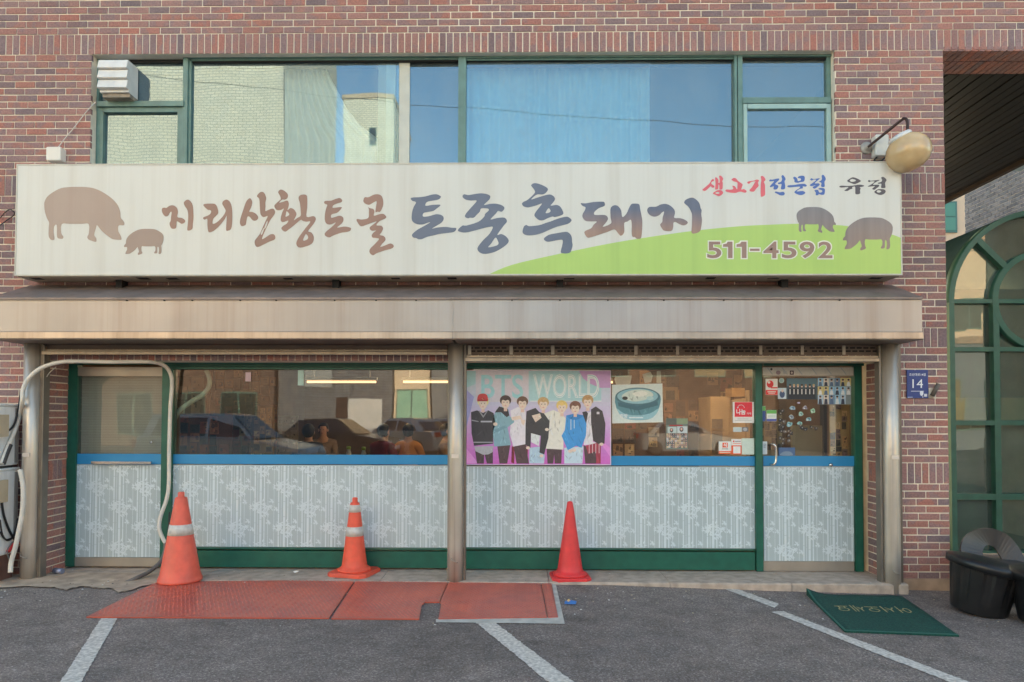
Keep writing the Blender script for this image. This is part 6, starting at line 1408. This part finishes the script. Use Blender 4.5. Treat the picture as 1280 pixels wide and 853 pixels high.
    def bottle(x, y, lab):
        t = thing('bottle', lab, 'bottle', (x, y, z0 + .74), 'green capped bottles on the dining tables'); m = MB(); m.lathe([(.04, 0), (.045, .02), (.045, .15), (.03, .19), (.03, .21)], 14); m.build('body', mat('bottle_pale', S(196, 206, 196), .2), t).location = (0, 0, 0); m = MB(); m.lathe([(.036, .21), (.038, .25), (.03, .262), (0, .264)], 14); m.build('cap', mat('cap_green', S(140, 180, 60), .4), t).location = (0, 0, 0)
    X = lambda px, Y: W(px, 540, Y)[0]
    table(X(405, 5.4), 5.4, 'table in front of the diner in the grey jacket'); table(X(455, 5.0), 5.0, 'table with the green capped bottle under the tube light'); table(X(510, 5.6), 5.6, 'table behind the diner in orange')
    bottle(X(398, 5.25), 5.25, 'green capped bottle in front of the diner in grey'); bottle(X(436, 5.0), 5.0, 'green capped bottle right of the diner in grey'); bottle(X(453, 4.7), 4.8, 'green capped bottle nearest the crimson jacket')
interior()

def person(label, loc, rot, top, trousers, hair_c, build_=1.0, long_hair=False):
    root = thing('person', label, 'person', loc); root.rotation_euler.z = rot
    def skin(name, verts, edges, radii, material, rootv=0):
        me = bpy.data.meshes.new(name); me.from_pydata(verts, edges, []); me.materials.append(material); o = bpy.data.objects.new(name, me); COL.objects.link(o); o.parent = root
        md = o.modifiers.new('skin', 'SKIN'); md.use_smooth_shade = True
        for i, v in enumerate(me.skin_vertices[0].data): v.radius = radii[i] if isinstance(radii[i], tuple) else (radii[i], radii[i]); v.use_root = (i == rootv)
        s = o.modifiers.new('sub', 'SUBSURF'); s.levels = 1; s.render_levels = 1; return o
    b = build_
    V = [(0, 0, .48), (0, .02, .68), (0, 0, .90), (0, -.01, 1.05), (0, -.03, 1.13), (0, -.045, 1.21), (0, -.05, 1.29), (0, -.04, 1.35)]; Rr = [(.15, .12), (.135, .11), (.16, .11), (.09, .08), (.052, .055), (.072, .085), (.078, .095), (.05, .065)]; Ed = [(i, i + 1) for i in range(7)]
    for s in (-1, 1):
        n = len(V); V += [(s * .17, 0, 1.02), (s * .235, -.06, .80), (s * .15, -.33, .79), (s * .12, -.41, .785), (s * .09, -.47, .78)]; Rr += [.055, .042, .033, .036, .018]; Ed += [(3, n), (n, n + 1), (n + 1, n + 2), (n + 2, n + 3), (n + 3, n + 4)]
        for k in range(4):
            f = len(V); q = (k - 1.5) * .019; V += [(s * .12 + q, -.455, .788), (s * .11 + q, -.492, .776)]; Rr += [.0095, .008]; Ed += [(n + 3, f), (f, f + 1)]
        n = len(V); V += [(s * .10, -.05, .46), (s * .13, -.43, .48), (s * .13, -.42, .09), (s * .13, -.55, .04)]; Rr += [.085, .062, .045, .035]; Ed += [(0, n), (n, n + 1), (n + 1, n + 2), (n + 2, n + 3)]
    skin('body', V, Ed, Rr, SKIN)
    V = [(0, 0, .48), (0, .02, .68), (0, 0, .90), (0, -.008, 1.06), (0, -.02, 1.115)]; Rr = [(.175 * b, .145), (.165 * b, .135), (.185 * b, .135), (.105, .09), (.07, .07)]; Ed = [(0, 1), (1, 2), (2, 3), (3, 4)]
    for s in (-1, 1):
        n = len(V); V += [(s * .175, 0, 1.02), (s * .24, -.06, .80), (s * .155, -.31, .79)]; Rr += [.075 * b, .06 * b, .046]; Ed += [(3, n), (n, n + 1), (n + 1, n + 2)]
    skin('jacket', V, Ed, Rr, top)
    V = [(0, 0, .47)]; Rr = [(.17, .14)]; Ed = []
    for s in (-1, 1):
        n = len(V); V += [(s * .10, -.05, .46), (s * .13, -.43, .485), (s * .13, -.42, .12)]; Rr += [.10, .075, .06]; Ed += [(0, n), (n, n + 1), (n + 1, n + 2)]
    skin('trousers', V, Ed, Rr, trousers)
    m = MB(); m.ell((0, -.022, 1.275), (.096, .112, .118), 20, 14)
    m.v = [(x, y, z) if not (y < -.055 and z < 1.325) else (x, -.055, 1.325 + (z - 1.325) * .2) for x, y, z in m.v]
    if long_hair: m.ell((0, .05, 1.18), (.085, .05, .16), 14, 8)
    m.build('hair', hair_c, root, None, True)
    m = MB()
    for s in (-1, 1): m.ell((s * .03, -.135, 1.262), (.011, .006, .006), 8, 6)
    m.build('eye', mat('eye_dark', S(30, 26, 26), .3), root, None, True)
    m = MB(); m.lathe([(.017, -.02), (.012, 0), (.004, .03)], 8, Matrix.Translation((0, -.14, 1.232))); m.build('nose', SKIN, root, None, True)
    m = MB(); m.ell((0, -.128, 1.195), (.024, .008, .006), 10, 6); m.build('mouth', mat('lips', S(168, 96, 88), .5), root, None, True)
    for s in (-1, 1): m = MB(); m.ell((s * .082, -.045, 1.25), (.012, .022, .032), 10, 6); m.build('ear', SKIN, root, None, True)
    # stool under the sitter
    t = thing('stool', 'dark stool under the ' + label.split(' seated')[0], 'stool', loc); m = MB(); m.lathe([(.0, .38), (.18, .38), (.19, .40), (.18, .43), (0, .44)], 20); m.build('seat', mat('stool_dark', S(60, 50, 46), .6), t).location = (0, 0, 0)
    for a in (45, 135, 225, 315): m = MB(); m.tube([(.12 * math.cos(rad(a)), .12 * math.sin(rad(a)), .38), (.19 * math.cos(rad(a)), .19 * math.sin(rad(a)), 0)], .014, 6); m.build('leg', MATS['stool_dark'], t).location = (0, 0, 0)
def diners():
    X = lambda px, Y: W(px, 540, Y)[0]; z = .115; DK = mat('trousers_dark', S(50, 50, 60), .8)
    person('person in a grey jacket seated facing the street behind the left window', (X(405, 6.1), 6.1, z), 0, mat('jacket_grey', S(150, 128, 114), .8, noise=(12, .2)), DK, mat('hair_short', S(60, 50, 46), .7), 1.1)
    person('person in a dark blue top seated with their back to the street', (X(385, 4.3), 4.3, z), math.pi, mat('jacket_navy', S(42, 50, 78), .8), DK, HAIR, 1.15)
    person('person in a crimson jacket seated sideways near the middle of the left window', (X(478, 4.6), 4.6, z), math.pi - .6, mat('jacket_crimson', S(128, 30, 52), .8), DK, HAIR, 1.2)
    person('person in an orange top seated with their back to the street', (X(510, 4.9), 4.9, z), math.pi, mat('jacket_orange', S(206, 140, 84), .8), DK, HAIR, 1.05)
    person('person in a tan coat seated right beside the middle steel post', (X(556, 5.1), 5.1, z), math.pi / 2, mat('jacket_tan', S(150, 116, 88), .8), DK, HAIR, 1.1)
diners()

# ================================================================== ACROSS THE STREET (seen in the glass)
def block(name, label, x0, x1, y0, y1, h, wallm, wins=(), z0=0.0, roofm=None, extra=None):
    """building whose street front stands at y1, facing the shop"""
    root = thing(name, label, 'building', ((x0 + x1) / 2, (y0 + y1) / 2, 0)); m = MB(); m.box(x0, x1, y0, y1, z0, h); m.build('wall', wallm, root)
    m = MB(); m.box(x0 - .1, x1 + .1, y0 - .1, y1 + .1, h, h + .35); m.build('roof', roofm or CONC, root)
    for (a, b, c, d, wm) in wins:
        f = MB(); f.box(a, b, y1 + .002, y1 + .05, c, d); fr = f.build('window', TEAL, root); k = .07; n = max(1, round((b - a) / 1.0))
        for i in range(n):
            p = MB(); xa = a + (b - a) * i / n + k / 2; xb = a + (b - a) * (i + 1) / n - k / 2; p.box(xa, xb, y1 + .051, y1 + .055, c + k, d - k); p.build('pane', wm, fr)
    return root
def street():
    WG = mat('window_dark', S(40, 48, 54), .1, spec=.8); WGR = mat('window_green', S(150, 200, 180), .25)
    TILE = pattern_brick('tile_beige', S(216, 208, 196), S(200, 192, 180), S(150, 144, 134), .34, .15, ms=.02); GB = pattern_brick('street_grey_brick', S(124, 128, 134), S(104, 108, 116), S(78, 80, 84), .42, .13, ms=.016)
    PLB = mat('plaster_cream', S(226, 208, 184), .9, noise=(.6, .08)); PG = mat('plaster_grey', S(128, 134, 140), .9, noise=(.6, .12)); BRN = pattern_brick('street_brown_brick', S(110, 84, 72), S(92, 70, 62), S(130, 118, 108), .26, .085, ms=.012)
    block('apartment_block', 'tall cream tiled apartment block across the street', -26.0, -12.2, -38, -28, 25, TILE, [])
    r = block('added_sun_blocker', 'added unseen building on columns, meant to limit sun from the street side', -40, -26.2, -31, -27.5, 12, PLB, [(-39 + 3 * k, -37 + 3 * k, 8.2, 9.8, WG) for k in range(4)], 6.4)  # unseen building, added to limit low sunlight from the street side
    for x in (-39.6, -34.8, -30.2): m = MB(); m.box(x, x + .5, -28.4, -27.9, 0, 6.4); m.build('column', CONC, r)
    g = block('brick_shop', 'grey brick shop with a white steel door across the street', -12.1, -6.4, -36, -27, 6.8, GB, [])
    m = MB(); m.box(-9.2, -8.6, -26.99, -26.96, 0, 2.6); m.build('door', mat('door_dark', S(60, 44, 40), .5), g); m = MB(); m.box(-8.55, -6.9, -26.99, -26.95, 0, 2.5); m.build('door', mat('door_white', S(206, 206, 206), .5), g)
    m = MB(); m.box(-11.0, -9.4, -26.99, -26.90, 3.1, 6.0); m.build('sign_panel', mat('panel_grey', S(150, 156, 160), .6), g)
    block('apartment_block', 'second cream tiled block standing further back across the street', -13.3, -9.7, -52, -44, 25.6, TILE, [(-11.4, -10.9, 22.0, 23.4, WG)])
    block('brown_shop', 'low brown brick shop in front of the tall cream block', -24, -12.2, -27.9, -26.6, 6.2, BRN, [(-20 + 2.6 * k, -18.2 + 2.6 * k, .6, 2.8, WG) for k in range(3)])
    block('cream_shop', 'cream shop with tall green glazing across the street', -6.35, -4.5, -35, -27.4, 7.2, PLB, [(-6.2, -4.65, .3, 3.0, WGR)])
    block('grey_house', 'grey plaster house with barred windows across the street', -4.4, 2.6, -36, -27, 6.6, PG, [(-3.6, -2.2, 2.4, 3.6, WG), (-1.4, .2, 2.4, 3.6, WG), (.8, 2.2, .4, 2.6, WGR)])
    block('brown_house', 'brown brick house across the street', 2.7, 13, -37, -27.2, 7.0, BRN, [(4 + 2.4 * k, 5.4 + 2.4 * k, 3.6, 5.2, WG) for k in range(4)])
    block('flat_roofed_house', 'long cream flat roofed house further along the street', 16.5, 40, -38, -28, 11.5, PLB, [(18 + 3.2 * k, 20 + 3.2 * k, 6.4, 8.2, WG) for k in range(6)])
    block('grey_shop', 'low dark grey shop in front of the long cream house', 14, 36, -27.8, -24, 5.2, PG, [(16 + 3 * k, 18 + 3 * k, 1, 3.6, WG) for k in range(5)])
street()
def make_car(label, paint, loc, rot, suv=0.0):
    root = thing('parked_car', label, 'car', (0, 0, 0), 'cars parked across the street'); h = 1.45 + suv; BK = mat('car_trim', S(24, 24, 26), .5); CG = mat('car_glass', S(30, 36, 42), .06, spec=.9)
    L2 = 2.2; wd = .88
    prof = [(-L2, .32), (-L2 + .06, .24), (-1.75, .22), (-1.05, .22), (1.05, .22), (1.75, .22), (L2 - .05, .26), (L2, .40), (L2 - .02, .62), (L2 - .12, .74), (1.15, .90 + suv * .3), (.72, .95 + suv * .3), (-1.35, .97 + suv * .3), (-L2 + .12, .96 + suv * .3), (-L2 + .02, .80)]
    m = MB(); n = len(prof)
    for y, k in ((-wd, .94), (-wd + .07, 1), (wd - .07, 1), (wd, .94)):
        m.v += [(x * (k if abs(x) > 1 else 1), y, .58 + (z - .58) * k) for x, z in prof]
    for j in range(3):
        for i in range(n): e = (i + 1) % n; m.face((j * n + i, j * n + e, (j + 1) * n + e, (j + 1) * n + i), sm=False)
    for tri in geometry.tessellate_polygon([[Vector((x, z, 0)) for x, z in prof]]): m.face(tuple(tri)); m.face(tuple(3 * n + i for i in reversed(tri)))
    m.build('body', paint, root)
    zb = .94 + suv * .3; cab = [(-1.62 if not suv else -2.0, zb), (.95, zb), (.30, h - .04), (.1, h), (-.8, h), (-1.15 if not suv else -1.8, h - .05)]
    m = MB(); n = len(cab)
    for y, q in ((-1, 0), (1, 0)): m.v += [(x, y * (.80 if z < zb + .1 else .62), z) for x, z in cab]
    for i in range(n): e = (i + 1) % n; m.face((i, e, n + e, n + i))
    m.face(tuple(reversed(range(n)))); m.face(tuple(range(n, 2 * n))); m.build('cabin', paint, root)
    def quad(name, pts, mt): mm = MB(); mm.v = pts; mm.face(tuple(range(len(pts)))); return mm.build(name, mt, root)
    def lerp(a, b, t): return a + (b - a) * t
    def cabpt(x, t, s, off=.006): y = lerp(.80, .62, t); return (x, s * (y + off), lerp(zb, h - .04, t))
    for s in (-1, 1):
        for xa0, xb0, xa1, xb1 in ((-.25, .78, -.25, .30), (-1.3 if not suv else -1.75, -.33, -1.02 if not suv else -1.6, -.33)): quad('window', [cabpt(xa0, .08, s), cabpt(xb0, .08, s), cabpt(xb1, .88, s), cabpt(xa1, .88, s)], CG)
    quad('windscreen', [(.955, -.72, zb + .01), (.955, .72, zb + .01), (.34, .58, h - .05), (.34, -.58, h - .05)], CG)
    xr = -1.62 if not suv else -2.0; xt = -1.15 if not suv else -1.8; quad('rear_window', [(xr - .006, -.70, zb + .06), (xt - .03, -.57, h - .09), (xt - .03, .57, h - .09), (xr - .006, .70, zb + .06)], CG)
    for sx in (-1.36, 1.36):
        for s in (-1, 1):
            T = Matrix.Translation((sx, s * (wd - .16), .32)) @ Matrix.Rotation(-s * math.pi / 2, 4, 'X'); mm = MB(); mm.lathe([(.20, 0), (.31, .0), (.32, .03), (.32, .16), (.30, .185), (.21, .19)], 24, T); wl = mm.build('wheel', BK, root)
            mm = MB(); mm.lathe([(.21, .15), (.20, .18), (.06, .188), (0, .19)], 20, T); mm.build('rim', mat('car_rim', S(170, 170, 174), .3, .8), wl)
    for s in (-1, 1):
        mm = MB(); mm.box(L2 - .16, L2 - .04, s * .80, s * .46, .60, .72); mm.build('headlight', mat('headlight', S(226, 228, 230), .1), root)
        mm = MB(); mm.box(-L2 - .012, -L2 + .1, s * .84, s * .52, .74, .92); mm.build('taillight', mat('taillight', S(176, 32, 36), .2), root)
        mm = MB(); mm.bbox(.62, .76, s * .84 - .09, s * .84 + .09, .95, 1.07, .02); mm.build('mirror', paint, root)
    mm = MB(); mm.box(-L2 - .016, -L2 + .02, -.17, .17, .66, .82); mm.build('licence_plate', mat('plate_green', S(60, 120, 84), .5), root); mm = MB(); mm.box(L2 - .02, L2 + .008, -.26, .26, .42, .53); mm.build('licence_plate', mat('plate_white', S(220, 220, 216), .5), root)
    mm = MB(); mm.box(L2 - .03, L2 + .004, -.6, .6, .28, .38); mm.build('grille', BK, root)
    root.location = loc; root.rotation_euler.z = rot
    return root
def cars():
    SIL = mat('car_silver', S(176, 180, 184), .28, .55, coat=.8); WHT = mat('car_pearl', S(204, 206, 206), .3, .2, coat=.8); DRK = mat('car_black', S(46, 50, 56), .25, .4, coat=.8); GRY = mat('car_grey', S(120, 126, 134), .28, .5, coat=.8)
    make_car('pale tall car parked nearest the shop on the left', mat('car_pale_blue', S(150, 158, 168), .3, .3, coat=.8), (-7.3, -10.4, .1), rad(6), .14)
    make_car('dark saloon parked beyond the pale tall car', DRK, (-6.3, -16.6, .1), rad(8))
    make_car('silver car parked between the dark saloon and the plated saloon', SIL, (-4.6, -20.2, .1), rad(-150))
    make_car('silver saloon with its tail and green plate towards the shop', SIL, (-3.7, -23.6, .1), rad(-94))
    make_car('grey car parked across the street in front of the brown house', GRY, (7.2, -22.8, 0), rad(4))
cars()
def street_wires():
    for k, (ya, za, yb, zb) in enumerate(((-20, 16.5, -15, 10.4), (-18, 9.4, -14, 8.0))):
        m = MB(); m.tube([(-24 + 50 * t / 16, ya + (yb - ya) * t / 16, za + (zb - za) * t / 16 - 1.0 * math.sin(math.pi * t / 16)) for t in range(17)], .011, 5)
        tag(m.build('overhead_cable', WIRE), ('higher', 'lower')[k] + ' of the two black cables slung along the street', 'cable')
street_wires()
def grit():
    r = random.Random(33); m = MB()
    def chip(x, y, z, q):
        b = len(m.v); a = r.uniform(0, 6.3); c = S(*r.choice([(190, 170, 140), (150, 140, 130), (120, 100, 80), (210, 204, 196), (90, 84, 80)]))
        for i in range(4): m.v.append((x + q * math.cos(a + i * 1.57) * r.uniform(.5, 1), y + q * math.sin(a + i * 1.57) * r.uniform(.5, 1), z + .001))
        m.v.append((x, y, z + q * .6))
        for i in range(4): m.face((b + i, b + (i + 1) % 4, b + 4), c)
    for _ in range(520):
        x = r.uniform(-5, 4.6); y = -.26 - abs(r.gauss(0, .5)); chip(x, y, gz(x) + (.014 if x < -2.4 and y > -.5 else .0), r.uniform(.004, .013))
    for _ in range(120): chip(r.uniform(-4.3, 3.4), r.uniform(-.17, .22), .113, r.uniform(.003, .009))
    m.build('grit', PRINT, None, 'stuff')
grit()
